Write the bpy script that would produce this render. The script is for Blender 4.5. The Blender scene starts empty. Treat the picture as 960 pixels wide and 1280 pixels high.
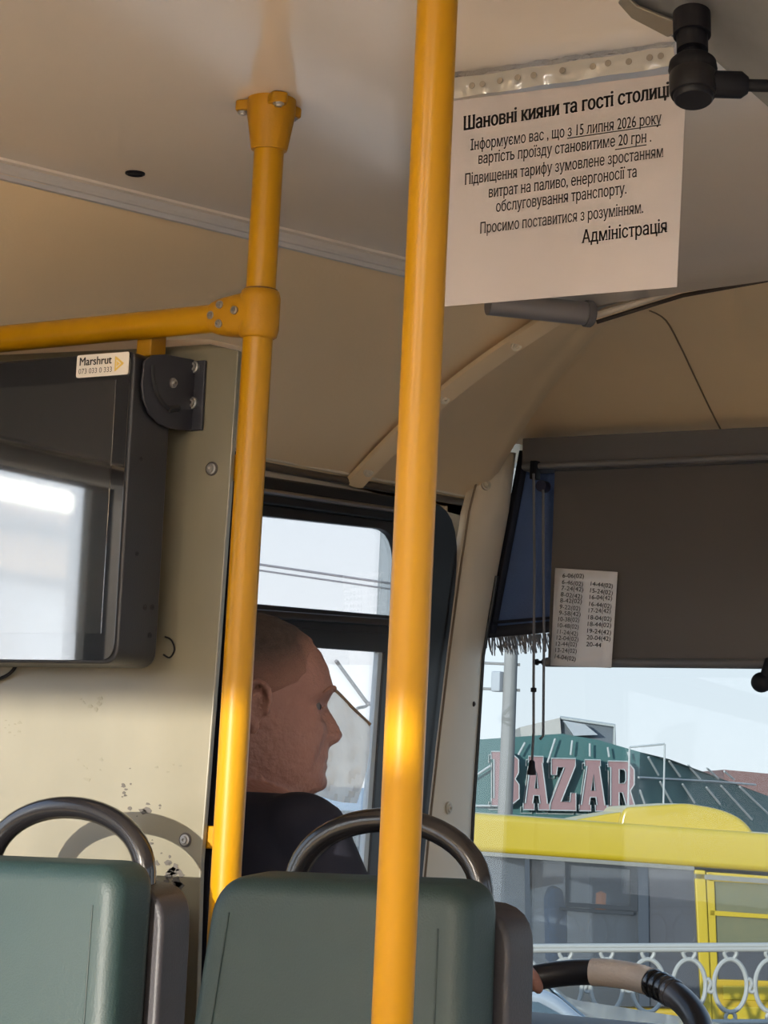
import bpy, bmesh, math, random
from mathutils import Vector, Matrix
from mathutils.bvhtree import BVHTree
from mathutils.geometry import tessellate_polygon
random.seed(7)
PI = math.pi
S = bpy.context.scene
COL = S.collection

# ------------------------------------------------------------------ camera
F = 2900.0
TH, PS, RL = math.radians(31.5), math.radians(7.07), .045
CAM = Vector((0, 0, 1.25))
FW = Vector((-math.sin(TH)*math.cos(PS), math.cos(TH)*math.cos(PS), math.sin(PS)))
_r0 = Vector((math.cos(TH), math.sin(TH), 0)); _u0 = _r0.cross(FW)
RT = math.cos(RL)*_r0 + math.sin(RL)*_u0
UP = -math.sin(RL)*_r0 + math.cos(RL)*_u0
cd = bpy.data.cameras.new('camera'); cam = bpy.data.objects.new('camera', cd); COL.objects.link(cam)
cd.sensor_fit = 'HORIZONTAL'; cd.sensor_width = 36; cd.lens = 36*F/960
cd.clip_start = .02; cd.clip_end = 500
m = Matrix((RT, UP, -FW)).transposed().to_4x4(); m.translation = CAM
cam.matrix_world = m
S.camera = cam
# a survey of the photograph: sight lines from where it was taken, met with real planes
def ray(px, py): return FW + RT*((px-480)/F) + UP*((640-py)/F)
def D(px, py, d): return CAM + ray(px, py)*d
def AP(px, py, ax, v):
    q = ray(px, py); return CAM + q*((v-CAM[ax])/q[ax])
def AX(px, py, v): return AP(px, py, 0, v)
def AY(px, py, v): return AP(px, py, 1, v)
def AZ(px, py, v): return AP(px, py, 2, v)
def APL(px, py, o, n):
    q = ray(px, py); return CAM + q*((o-CAM).dot(n)/q.dot(n))

# ------------------------------------------------------------------ light
SUN_DIR = Vector((0.0, 1.0, -.12)).normalized()      # low sun behind the bus
sd = bpy.data.lights.new('sun', 'SUN'); sd.energy = 5.4; sd.angle = math.radians(.5); sd.color = (1, .95, .86)
so = bpy.data.objects.new('sun', sd); COL.objects.link(so)
so.rotation_euler = SUN_DIR.to_track_quat('-Z', 'Y').to_euler(); so.location = (0, -6, 4)
W = bpy.data.worlds.new('sky'); S.world = W; W.use_nodes = True
nt = W.node_tree; nt.nodes.clear()
out = nt.nodes.new('ShaderNodeOutputWorld'); bg = nt.nodes.new('ShaderNodeBackground')
tc = nt.nodes.new('ShaderNodeTexCoord')
sep = nt.nodes.new('ShaderNodeSeparateXYZ'); nt.links.new(tc.outputs['Generated'], sep.inputs[0])
rmp = nt.nodes.new('ShaderNodeValToRGB')
rmp.color_ramp.elements[0].position = .0; rmp.color_ramp.elements[0].color = (.94, .97, 1.0, 1)
rmp.color_ramp.elements[1].position = .6; rmp.color_ramp.elements[1].color = (.42, .62, .95, 1)
e = rmp.color_ramp.elements.new(.16); e.color = (.80, .90, 1.0, 1)
nt.links.new(sep.outputs['Z'], rmp.inputs[0])
dot = nt.nodes.new('ShaderNodeVectorMath'); dot.operation = 'DOT_PRODUCT'
dot.inputs[1].default_value = -SUN_DIR; nt.links.new(tc.outputs['Generated'], dot.inputs[0])
mx = nt.nodes.new('ShaderNodeMath'); mx.operation = 'MAXIMUM'; mx.inputs[1].default_value = 0; nt.links.new(dot.outputs['Value'], mx.inputs[0])
pw = nt.nodes.new('ShaderNodeMath'); pw.operation = 'POWER'; pw.inputs[1].default_value = 2.5; nt.links.new(mx.outputs[0], pw.inputs[0])
ml = nt.nodes.new('ShaderNodeMath'); ml.operation = 'MULTIPLY_ADD'; ml.inputs[1].default_value = 2.2; ml.inputs[2].default_value = 1.12
nt.links.new(pw.outputs[0], ml.inputs[0])
nt.links.new(rmp.outputs[0], bg.inputs['Color']); nt.links.new(ml.outputs[0], bg.inputs['Strength'])
nt.links.new(bg.outputs[0], out.inputs[0])
S.view_settings.view_transform = 'Standard'; S.view_settings.look = 'None'
S.view_settings.gamma = 1; S.view_settings.use_curve_mapping = False
S.view_settings.exposure = 0.75
S.cycles.use_denoising = True
S.cycles.max_bounces = 10; S.cycles.diffuse_bounces = 6; S.cycles.transparent_max_bounces = 24
S.cycles.sample_clamp_indirect = 6

# ------------------------------------------------------------------ materials
MATS = {}
def mat(name, col, rough=.5, metal=0.0, spec=.5, coat=0.0, noise=None, bump=None, emit=None):
    """noise=(scale, amount, colour2[, stretch])   bump=(scale, strength)"""
    if name in MATS: return MATS[name]
    m = bpy.data.materials.new(name); m.use_nodes = True
    t = m.node_tree; b = t.nodes['Principled BSDF']
    b.inputs['Base Color'].default_value = (*col, 1); b.inputs['Roughness'].default_value = rough
    b.inputs['Metallic'].default_value = metal; b.inputs['Specular IOR Level'].default_value = spec
    b.inputs['Coat Weight'].default_value = coat; b.inputs['Coat Roughness'].default_value = .12
    co = t.nodes.new('ShaderNodeTexCoord')
    if noise:
        n = t.nodes.new('ShaderNodeTexNoise'); n.inputs['Scale'].default_value = noise[0]; n.inputs['Detail'].default_value = 6
        if len(noise) > 3:
            mp = t.nodes.new('ShaderNodeMapping'); mp.inputs['Scale'].default_value = noise[3]
            t.links.new(co.outputs['Object'], mp.inputs[0]); t.links.new(mp.outputs[0], n.inputs['Vector'])
        else: t.links.new(co.outputs['Object'], n.inputs['Vector'])
        r = t.nodes.new('ShaderNodeValToRGB')
        r.color_ramp.elements[0].position = .5-noise[1]*.5; r.color_ramp.elements[1].position = .5+noise[1]*.5
        r.color_ramp.elements[0].color = (*noise[2], 1); r.color_ramp.elements[1].color = (*col, 1)
        t.links.new(n.outputs['Fac'], r.inputs[0]); t.links.new(r.outputs[0], b.inputs['Base Color'])
    if bump:
        n2 = t.nodes.new('ShaderNodeTexNoise'); n2.inputs['Scale'].default_value = bump[0]; n2.inputs['Detail'].default_value = 4
        t.links.new(co.outputs['Object'], n2.inputs['Vector'])
        bp = t.nodes.new('ShaderNodeBump'); bp.inputs['Strength'].default_value = bump[1]; bp.inputs['Distance'].default_value = .01
        t.links.new(n2.outputs['Fac'], bp.inputs['Height']); t.links.new(bp.outputs[0], b.inputs['Normal'])
    if emit:
        b.inputs['Emission Color'].default_value = (*emit[0], 1); b.inputs['Emission Strength'].default_value = emit[1]
    MATS[name] = m; return m
def sheer(name, tint, trans, rough=.02, gloss=.06, diffuse=0.0, dcol=(.8, .8, .8), wrinkle=None):
    """a thin clear sheet: part passes straight through, part mirrors, part scatters"""
    if name in MATS: return MATS[name]
    m = bpy.data.materials.new(name); m.use_nodes = True
    t = m.node_tree; t.nodes.clear()
    o = t.nodes.new('ShaderNodeOutputMaterial'); tr = t.nodes.new('ShaderNodeBsdfTransparent')
    tr.inputs[0].default_value = (*[c*trans for c in tint], 1)
    gl = t.nodes.new('ShaderNodeBsdfGlossy'); gl.inputs['Roughness'].default_value = rough
    mixg = t.nodes.new('ShaderNodeMixShader')
    lw = t.nodes.new('ShaderNodeLayerWeight'); lw.inputs['Blend'].default_value = .25
    mu = t.nodes.new('ShaderNodeMath'); mu.operation = 'MULTIPLY_ADD'; mu.inputs[1].default_value = .5; mu.inputs[2].default_value = gloss*.5
    t.links.new(lw.outputs['Fresnel'], mu.inputs[0]); t.links.new(mu.outputs[0], mixg.inputs[0])
    last = tr.outputs[0]
    if diffuse:
        df = t.nodes.new('ShaderNodeBsdfDiffuse'); df.inputs[0].default_value = (*dcol, 1)
        tl = t.nodes.new('ShaderNodeBsdfTranslucent'); tl.inputs[0].default_value = (*dcol, 1)
        ad = t.nodes.new('ShaderNodeMixShader'); ad.inputs[0].default_value = .5
        t.links.new(df.outputs[0], ad.inputs[1]); t.links.new(tl.outputs[0], ad.inputs[2])
        mm = t.nodes.new('ShaderNodeMixShader'); mm.inputs[0].default_value = diffuse
        t.links.new(last, mm.inputs[1]); t.links.new(ad.outputs[0], mm.inputs[2]); last = mm.outputs[0]
    if wrinkle:
        co = t.nodes.new('ShaderNodeTexCoord'); n = t.nodes.new('ShaderNodeTexNoise'); n.inputs['Scale'].default_value = wrinkle[0]
        t.links.new(co.outputs['Object'], n.inputs['Vector'])
        bp = t.nodes.new('ShaderNodeBump'); bp.inputs['Strength'].default_value = wrinkle[1]; bp.inputs['Distance'].default_value = .01
        t.links.new(n.outputs['Fac'], bp.inputs['Height']); t.links.new(bp.outputs[0], gl.inputs['Normal'])
    t.links.new(last, mixg.inputs[1]); t.links.new(gl.outputs[0], mixg.inputs[2])
    t.links.new(mixg.outputs[0], o.inputs[0])
    MATS[name] = m; return m

CREAM = mat('cream_vinyl', (.86, .66, .41), .5, noise=(2.2, .7, (.80, .60, .365)), bump=(160, .05))
DOME = mat('cream_moulding', (.83, .63, .385), .42, noise=(3, .8, (.77, .57, .34)))
CEIL = mat('ceiling_laminate', (.78, .69, .595), .14, spec=.6, noise=(1.6, .8, (.73, .64, .55)), bump=(5, .02))
PILLAR = mat('pillar_plastic', (.70, .60, .46), .4, noise=(5, .8, (.63, .53, .39)))
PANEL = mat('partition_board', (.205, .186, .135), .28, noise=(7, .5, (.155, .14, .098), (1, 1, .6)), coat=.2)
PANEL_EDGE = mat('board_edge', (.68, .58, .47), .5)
YEL = mat('yellow_enamel', (.44, .215, .002), .33, spec=.3, noise=(30, .5, (.385, .183, .002), (1, 1, .12)))
YELD = mat('yellow_casting', (.43, .205, .004), .45, spec=.3, noise=(40, .6, (.375, .172, .003)), bump=(120, .1))
STEEL = mat('bolt_steel', (.42, .40, .38), .35, .9)
DARKHOLE = mat('dark_recess', (.01, .01, .012), .7)
ALU = mat('aluminium_trim', (.62, .58, .54), .35, .3)
SEAT = mat('green_leatherette', (.0155, .035, .033), .52, spec=.55, noise=(14, .8, (.0125, .029, .0275)), bump=(420, .12))
SHELL = mat('grey_plastic_shell', (.032, .029, .033), .5, bump=(350, .1))
BLACKGLOSS = mat('black_gloss_tube', (.012, .011, .012), .22, coat=.4)
TVBODY = mat('screen_housing', (.016, .0155, .018), .45, bump=(400, .06))
BRACK = mat('bracket_steel', (.022, .022, .03), .45)
RUBBER = mat('window_rubber', (.012, .012, .013), .4)
WINFRAME = mat('window_frame_dark', (.02, .019, .02), .35)
NAVY = mat('navy_cloth', (.095, .155, .33), .85, noise=(9, .7, (.066, .112, .25)), bump=(300, .2))
NAVYD = mat('navy_border', (.006, .009, .022), .8)
FRINGE = mat('grey_fringe', (.22, .22, .24), .8)
BLIND = mat('grey_blind_fabric', (.115, .098, .088), .75, noise=(6, .9, (.10, .086, .078)))
BLINDBAR = mat('blind_cassette', (.12, .115, .115), .35)
PAPER = mat('white_paper', (.60, .545, .53), .7, noise=(25, .8, (.575, .52, .505)))
PAPER2 = mat('worn_paper', (.78, .76, .76), .7, noise=(20, .8, (.70, .68, .69)))
INK = mat('black_ink', (.03, .028, .03), .6)
INKG = mat('grey_ink', (.05, .048, .046), .6)
BLACKP = mat('black_plastic', (.006, .006, .009), .55, spec=.25)
SILVER = mat('brushed_silver', (.22, .22, .225), .5, .15, noise=(30, .8, (.17, .17, .17)))
SKIN = mat('skin', (.40, .20, .145), .5, noise=(38, .9, (.30, .135, .10)), bump=(120, .35))
HAIR = mat('cropped_hair', (.115, .078, .062), .8, noise=(140, .8, (.045, .032, .028)), bump=(500, .5))
SHIRT = mat('dark_navy_shirt', (.010, .010, .020), .9, bump=(30, .15))
TROUSER = mat('dark_trousers', (.02, .02, .022), .9)
SHOE = mat('black_shoe', (.01, .01, .01), .5)
FLOOR = mat('floor_rubber', (.60, .56, .50), .6, noise=(40, .8, (.52, .48, .43)))
GLASS_REAR = sheer('clear_window_glass', (1, 1, 1), .95)
GLASS_FRONT = sheer('tinted_windshield', (.91, .955, .97), .73, gloss=.02)
GLASS_SIDE = sheer('driver_window_glass', (1, 1, 1), .93, gloss=.02)
FILL_LIGHT = mat('fill_lens', (.9, .85, .75), .5, emit=((1, .90, .77), 54.0))

# ------------------------------------------------------------------ mesh tools
class MB:
    def __init__(s): s.v = []; s.f = []
    def add(s, vs, fs):
        n = len(s.v); s.v += [Vector(v) for v in vs]; s.f += [tuple(i+n for i in f) for f in fs]; return s
    def box(s, c, d, mtx=None):
        c = Vector(c); h = Vector(d)*.5; vs = []
        for z in (-1, 1):
            for y in (-1, 1):
                for x in (-1, 1):
                    p = Vector((x*h.x, y*h.y, z*h.z)); vs.append(c+((mtx@p) if mtx else p))
        return s.add(vs, [(0, 2, 3, 1), (4, 5, 7, 6), (0, 1, 5, 4), (2, 6, 7, 3), (0, 4, 6, 2), (1, 3, 7, 5)])
    def tube(s, pts, r, n=16, cap=True, closed=False):
        pts = [Vector(p) for p in pts]; N = len(pts)
        rs = r if isinstance(r, (list, tuple)) else [r]*N
        tang = []
        for i in range(N):
            a = pts[(i-1) % N] if (closed or i > 0) else pts[0]
            b = pts[(i+1) % N] if (closed or i < N-1) else pts[-1]
            tang.append((b-a).normalized())
        u = tang[0].orthogonal().normalized(); base = len(s.v); rings = []
        for i in range(N):
            t = tang[i]; u = (u-t*u.dot(t)).normalized(); w = t.cross(u)
            rings.append([pts[i]+(u*math.cos(2*PI*k/n)+w*math.sin(2*PI*k/n))*rs[i] for k in range(n)])
        vs = [p for rg in rings for p in rg]; fs = []
        for i in range(N if closed else N-1):
            j = (i+1) % N; off = 0
            if closed and j == 0:
                best = min(range(n), key=lambda o: (rings[0][o]-rings[-1][0]).length); off = best
            for k in range(n):
                fs.append((i*n+k, i*n+(k+1) % n, j*n+(k+1+off) % n, j*n+(k+off) % n))
        if cap and not closed:
            fs.append(tuple(range(n))[::-1]); fs.append(tuple((N-1)*n+k for k in range(n)))
        return s.add(vs, fs)
    def cyl(s, a, b, r, r2=None, n=24): return s.tube([a, b], [r, r if r2 is None else r2], n)
    def prism(s, poly, vec):
        """polygon of 3-D points pushed along vec"""
        poly = [Vector(p) for p in poly]; n = len(poly); vec = Vector(vec)
        vs = poly+[p+vec for p in poly]
        fs = [tuple(range(n))[::-1], tuple(range(n, 2*n))]+[(i, (i+1) % n, n+(i+1) % n, n+i) for i in range(n)]
        return s.add(vs, fs)
    def face(s, poly): return s.add(poly, [tuple(range(len(poly)))])
    def grid(s, rows):
        nr, nc = len(rows), len(rows[0])
        return s.add([p for r in rows for p in r], [(i*nc+j, i*nc+j+1, (i+1)*nc+j+1, (i+1)*nc+j) for i in range(nr-1) for j in range(nc-1)])
    def loft(s, rings, cap=True):
        n = len(rings[0]); fs = []
        for i in range(len(rings)-1):
            fs += [(i*n+k, i*n+(k+1) % n, (i+1)*n+(k+1) % n, (i+1)*n+k) for k in range(n)]
        if cap: fs += [tuple(range(n))[::-1], tuple((len(rings)-1)*n+k for k in range(n))]
        return s.add([p for r in rings for p in r], fs)
    def lathe(s, o, axis, prof, n=28):
        """prof: (distance along axis, radius)"""
        o = Vector(o); axis = Vector(axis).normalized(); u = axis.orthogonal().normalized(); w = axis.cross(u)
        return s.loft([[o+axis*d+(u*math.cos(2*PI*k/n)+w*math.sin(2*PI*k/n))*max(r, 1e-5) for k in range(n)] for d, r in prof])
    def ell(s, c, r, mtx=None, n=16, mm=10):
        c = Vector(c); rings = []
        for i in range(mm+1):
            a = -PI/2+PI*i/mm; rg = []
            for k in range(n):
                b = 2*PI*k/n
                p = Vector((r[0]*math.cos(a)*math.cos(b), r[1]*math.cos(a)*math.sin(b), r[2]*math.sin(a)))
                if i in (0, mm): p = Vector((r[0]*1e-3*math.cos(b), r[1]*1e-3*math.sin(b), r[2]*math.sin(a)))
                rg.append(c+((mtx@p) if mtx else p))
            rings.append(rg)
        return s.loft(rings)
def tag(o, label=None, cat=None, group=None, kind=None):
    if label: o['label'] = label
    if cat: o['category'] = cat
    if group: o['group'] = group
    if kind: o['kind'] = kind
    return o
ORG = {}
def thing(name, label, cat, loc, group=None):
    o = bpy.data.objects.new(name, None); COL.objects.link(o); o.location = loc; o.empty_display_size = .05
    ORG[o.name] = Vector(loc); return tag(o, label, cat, group)
def obj(name, mb, ma, parent=None, smooth=True, bevel=None, sub=0, sharp=40, label=None):
    """one mesh object; vertices are given in world coordinates"""
    org = ORG[parent.name] if parent else None
    if org is None:
        org = sum(mb.v, Vector())/len(mb.v)
    me = bpy.data.meshes.new(name); me.from_pydata([v-org for v in mb.v], [], mb.f); me.validate()
    bm = bmesh.new(); bm.from_mesh(me); bmesh.ops.recalc_face_normals(bm, faces=bm.faces)
    bm.to_mesh(me); bm.free()
    o = bpy.data.objects.new(name, me); COL.objects.link(o)
    if parent: o.parent = parent
    else: o.location = org
    ORG[o.name] = org
    me.materials.append(ma)
    if smooth: me.shade_smooth(); me.set_sharp_from_angle(angle=math.radians(sharp))
    if bevel:
        b = o.modifiers.new('bevel', 'BEVEL'); b.width = bevel[0]; b.segments = bevel[1]; b.limit_method = 'ANGLE'; b.angle_limit = math.radians(35)
        me.shade_smooth()
        if sharp < 90: o.modifiers.new('wn', 'WEIGHTED_NORMAL')
    if sub:
        s_ = o.modifiers.new('sub', 'SUBSURF'); s_.levels = sub; s_.render_levels = sub
    if label: o['label'] = label
    return o
def struct(name, mb, ma, **k):
    o = obj(name, mb, ma, **k); o['kind'] = 'structure'; return o
def frame_round(corners, r, n=6):
    """rounded polygon from 3-D corners, radius r (or list)"""
    P = [Vector(c) for c in corners]; out_ = []
    N = len(P)
    for i in range(N):
        rr = r[i] if isinstance(r, (list, tuple)) else r
        a, b, c = P[i-1], P[i], P[(i+1) % N]
        if rr <= 0: out_.append(b); continue
        p = b+(a-b).normalized()*rr; q = b+(c-b).normalized()*rr
        for k in range(n+1):
            t = k/n; out_.append(p*(1-t)**2+b*2*t*(1-t)+q*t*t)
    return out_
def ring_prism(mb, outer, inner, vec):
    """frame between two loops with the same count, pushed along vec"""
    n = len(outer); vec = Vector(vec)
    vs = [Vector(p) for p in outer]+[Vector(p) for p in inner]
    vs += [p+vec for p in vs]
    fs = []
    for i in range(n):
        j = (i+1) % n
        fs += [(i, j, n+j, n+i), (2*n+i, 3*n+i, 3*n+j, 2*n+j), (i, 2*n+i, 2*n+j, j), (n+i, n+j, 3*n+j, 3*n+i)]
    return mb.add(vs, fs)
def bolt(name, p, nrm, r, ma, parent, h=.004):
    p = Vector(p); nrm = Vector(nrm).normalized(); mb = MB()
    mb.lathe(p, nrm, [(-.001, r), (h*.5, r), (h*.55, r*.72), (h, r*.62), (h, r*.3), (h*.5, r*.28), (h*.5, .0)], 16)
    return obj(name, mb, ma, parent)
def remesh(name, mb, ma, voxel, parent=None, smooth_it=4, label=None):
    """union of overlapping closed shapes as one continuous skin"""
    org = ORG[parent.name] if parent else Vector()
    me = bpy.data.meshes.new(name+'_raw'); me.from_pydata([v-org for v in mb.v], [], mb.f)
    bm = bmesh.new(); bm.from_mesh(me); bmesh.ops.recalc_face_normals(bm, faces=bm.faces); bm.to_mesh(me); bm.free()
    tmp = bpy.data.objects.new(name+'_raw', me); COL.objects.link(tmp)
    r = tmp.modifiers.new('r', 'REMESH'); r.mode = 'VOXEL'; r.voxel_size = voxel
    s_ = tmp.modifiers.new('s', 'SMOOTH'); s_.iterations = smooth_it; s_.factor = .5
    dg = bpy.context.evaluated_depsgraph_get()
    res = bpy.data.meshes.new_from_object(tmp.evaluated_get(dg)); res.name = name
    bpy.data.objects.remove(tmp); bpy.data.meshes.remove(me)
    res.materials.clear(); res.materials.append(ma); res.shade_smooth()
    o = bpy.data.objects.new(name, res); COL.objects.link(o)
    if parent: o.parent = parent
    ORG[o.name] = org
    if label: o['label'] = label
    return o
def text_mesh(body, size, bold=0.0, xs=1.0, serif=0.0):
    """flat lettering as (verts2d, faces); every contour is filled on its own so overlapping strokes stay solid"""
    cu = bpy.data.curves.new('t', 'FONT'); cu.body = body; cu.size = 1.0
    ob = bpy.data.objects.new('t', cu); COL.objects.link(ob)
    dg = bpy.context.evaluated_depsgraph_get(); cv = ob.evaluated_get(dg).to_curve(dg)
    loops = []
    for sp in cv.splines:
        P = []
        bp = sp.bezier_points
        for i in range(len(bp)):
            p, q = bp[i], bp[(i+1) % len(bp)]
            straight = (p.handle_right-p.co).length < 1e-5 and (q.handle_left-q.co).length < 1e-5
            straight = straight or abs((q.co-p.co).normalized().cross((p.handle_right-p.co)).length)+abs((q.co-p.co).normalized().cross((q.handle_left-q.co)).length) < 1e-4
            for k in range(1 if straight else 4):
                t = k/4; c = p.co*(1-t)**3+p.handle_right*3*t*(1-t)**2+q.handle_left*3*t*t*(1-t)+q.co*t**3
                P.append((c.x, c.y))
        mn = min(c[0] for c in P)
        P = [(c[0]+.0155, c[1]) if abs(c[0]-mn-.074) < .002 and (abs(c[1]-.349) < .004 or abs(c[1]-.268) < .004) else c for c in P]   # the soft sign's bowl overlaps its own stem
        P = [c for i, c in enumerate(P) if abs(c[0]-P[i-1][0])+abs(c[1]-P[i-1][1]) > 1e-5]
        if len(P) > 2: loops.append(P)
    ar = lambda P: sum(P[i-1][0]*P[i][1]-P[i][0]*P[i-1][1] for i in range(len(P)))/2
    def inside(c, P):
        r = False
        for i in range(len(P)):
            (x0, y0), (x1, y1) = P[i-1], P[i]
            if (y0 > c[1]) != (y1 > c[1]) and c[0] < x0+(c[1]-y0)/(y1-y0)*(x1-x0): r = not r
        return r
    holes = [P for P in loops if any(Q is not P and ar(P)*ar(Q) < 0 and abs(ar(Q)) > abs(ar(P)) and inside(P[0], Q) for Q in loops)]
    outs = [P for P in loops if not any(P is H for H in holes)]
    vs, fs = [], []
    def add(loopset):
        tri = tessellate_polygon([[Vector((c[0], c[1], 0)) for c in P] for P in loopset]); n = len(vs)
        vs.extend((c[0]*xs*size, c[1]*size) for P in loopset for c in P)
        fs.extend(tuple(i+n for i in t) for t in tri)
    for O in outs: add([O]+[H for H in holes if all(inside(c, O) for c in H)])
    if serif:
        for P in outs:
            for i in range(len(P)):
                (xa, ya), (xb, yb) = P[i-1], P[i]; w = abs(xb-xa)
                if abs(ya-yb) > .004 or not (.06 < w < .13): continue
                up = 1 if abs(ya) < .02 else (-1 if (abs(ya-.542) < .02 or abs(ya-.728) < .02) else None)
                if up is None: continue
                x0, x1 = min(xa, xb)-serif, max(xa, xb)+serif
                add([[(x0, ya), (x1, ya), (x1, ya+up*.045), (x0, ya+up*.045)]])
    bpy.data.objects.remove(ob); bpy.data.curves.remove(cu)
    if bold:
        v0, f0 = list(vs), list(fs)
        for dx, dy in ((bold, 0), (-bold, 0), (0, bold*.5), (0, -bold*.5)):
            n = len(vs); vs += [(x+dx*size, y+dy*size) for x, y in v0]; fs += [tuple(i+n for i in f) for f in f0]
    return vs, fs
def put_text(mb, body, size, o, xdir, ydir, nrm, bold=0.0, xs=1.0, serif=0.0, align='L', width=None, thick=0.0):
    vs, fs = text_mesh(body, size, bold, xs, serif)
    if not vs: return 0
    x0 = min(v[0] for v in vs); x1 = max(v[0] for v in vs); w = x1-x0
    k = (width/w) if width else 1.0
    w *= k
    off = 0 if align == 'L' else (-w*.5 if align == 'C' else -w)
    P = [Vector(o)+xdir*((v[0]-x0)*k+off)+ydir*v[1] for v in vs]
    if thick:
        n = len(P); cnt = {}
        for f in fs:
            for i in range(len(f)):
                e_ = (f[i], f[(i+1) % len(f)]); cnt[e_] = 1
        side = [(a, b, b+n, a+n) for (a, b) in cnt if (b, a) not in cnt]
        mb.add(P+[p+nrm*thick for p in P], [tuple(reversed(f)) for f in fs]+[tuple(i+n for i in f) for f in fs]+side)
    else: mb.add([p for p in P], fs)
    return w
X_, Y_, Z_ = Vector((1, 0, 0)), Vector((0, 1, 0)), Vector((0, 0, 1))

# ================================================================== the bus shell
ZC = 2.043
XL, XR, YB = -2.15, .35, -2.6
YP = 2.2
FRONT = 3.95
b = MB().box((-.9, .7, -.05), (2.7, 6.9, .1)); struct('floor', b, FLOOR, smooth=False)
# flat ceiling bounded by the aluminium rail on the left and the front edge
railpts = [Vector((-2.02, YB, 2.032)), Vector((-2.02, 1.2, 2.032))]+[AZ(px, 211+.2445*px, 2.032) for px in (-40, 60, 160, 260, 360, 460, 560, 640, 735)]
railend = railpts[-1]
fe = [Vector((railend.x, railend.y+.02, 2.035)), AY(850, 358, 3.30), AY(960, 338, 3.33), Vector((-.9, 3.36, 2.09)), Vector((XR, 3.36, 2.09))]
b = MB()
left = [Vector((p.x+.002, p.y, ZC)) for p in railpts]
rows = []
for p in left:
    zr = ZC+(.03*max(0, (p.y-2.6))/.7)
    rows.append([p, Vector((p.x+.5, p.y, zr)), Vector((-.6, p.y, zr)), Vector((XR, p.y, zr))])
rows.append([Vector((fe[0].x, fe[0].y, ZC)), fe[2], fe[3], fe[4]])
b.grid(rows); b.grid([[q+Vector((0, 0, .05)) for q in r] for r in rows])
struct('ceiling', b, CEIL)
b = MB().box(((XL+XR)/2, (YB+4.1)/2, 2.2), (XR-XL+.2, 4.1-YB+.1, .06)); struct('roof', b, mat('roof_paint', (.6, .6, .58), .5), smooth=False)
b = MB().box(((XL+XR)/2, 4.02, 2.07), (XR-XL+.12, .06, .3)); struct('wall_front_header', b, DOME, smooth=False)
b = MB().box((XL-.03, (YB+3.85)/2, 2.0), (.06, 3.85-YB, .42)); struct('wall_left_header', b, DOME, smooth=False)
b = MB().box((XR+.03, (YB+4.05)/2, 2.12), (.06, 4.05-YB, .2)); struct('wall_right_header', b, DOME, smooth=False)
b = MB().box(((XL+XR)/2, YB-.03, 2.12), (XR-XL+.12, .06, .2)); struct('wall_rear_header', b, DOME, smooth=False)
# wall trim line height on the left wall
def ztrim(y): return 1.787+(y-3.147)*.042
def wpt(px, py): return AX(px, py, XL)
# left wall with two window openings (the driver's and the first passenger window)
def zsh(y): return (y-3.15)*.055
DW = dict(y0=2.42, y1=3.735, z0=1.00, z1=1.768)
PW = dict(y0=-2.2, y1=1.20, z0=1.02, z1=1.695)
PW2 = dict(y0=1.43, y1=2.12, z0=1.02, z1=1.72)
def wall_with_holes(xa, xb, y0, y1, z0, z1f, holes):
    mb = MB(); ys = y0
    def slab(ya, yb, za, zb):
        mb.add([(xa, ya, za(ya)), (xa, yb, za(yb)), (xa, yb, zb(yb)), (xa, ya, zb(ya)), (xb, ya, za(ya)), (xb, yb, za(yb)), (xb, yb, zb(yb)), (xb, ya, zb(ya))],
               [(0, 1, 2, 3), (4, 7, 6, 5), (0, 4, 5, 1), (2, 6, 7, 3), (0, 3, 7, 4), (1, 5, 6, 2)])
    for h in sorted(holes, key=lambda q: q['y0']):
        slab(ys, h['y0'], lambda y: z0, z1f)
        slab(h['y0'], h['y1'], lambda y: z0, lambda y: h['z0'])
        slab(h['y0'], h['y1'], lambda y, h=h: h['z1']+(zsh(y) if h.get('s') else 0), z1f)
        ys = h['y1']
    slab(ys, y1, lambda y: z0, z1f)
    return mb
DW['s'] = 1
b = wall_with_holes(XL, XL-.06, YB, 3.85, -.05, lambda y: 1.83 if y < 2.0 else ztrim(y)+.02, [DW, PW, PW2])
struct('wall_left', b, PILLAR, smooth=False)
# cove between the rail and the wall
b = MB(); rows = []
stripA = wpt(440, 600); stripB = AZ(690, 391, 2.012)
for i, p in enumerate(railpts):
    if p.y > stripB.y-.02: break
    q = Vector((XL, p.y if p.y < 2 else 2+(p.y-2)*1.13, 0)); q.z = ztrim(q.y) if q.y > 1.9 else 1.80
    rr = []
    for k in range(9):
        t = k/8; mid = p.lerp(q, t); bul = .035*math.sin(PI*t)
        rr.append(mid+Vector((-.75, 0, .66))*bul)
    rows.append(rr)
rr = []
for k in range(9):
    t = k/8; rr.append(stripB.lerp(stripA, t)+Vector((-.5, .3, .6))*.03*math.sin(PI*t))
rows.append(rr)
b.grid(rows); struct('trim_1', b, CREAM)
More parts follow.
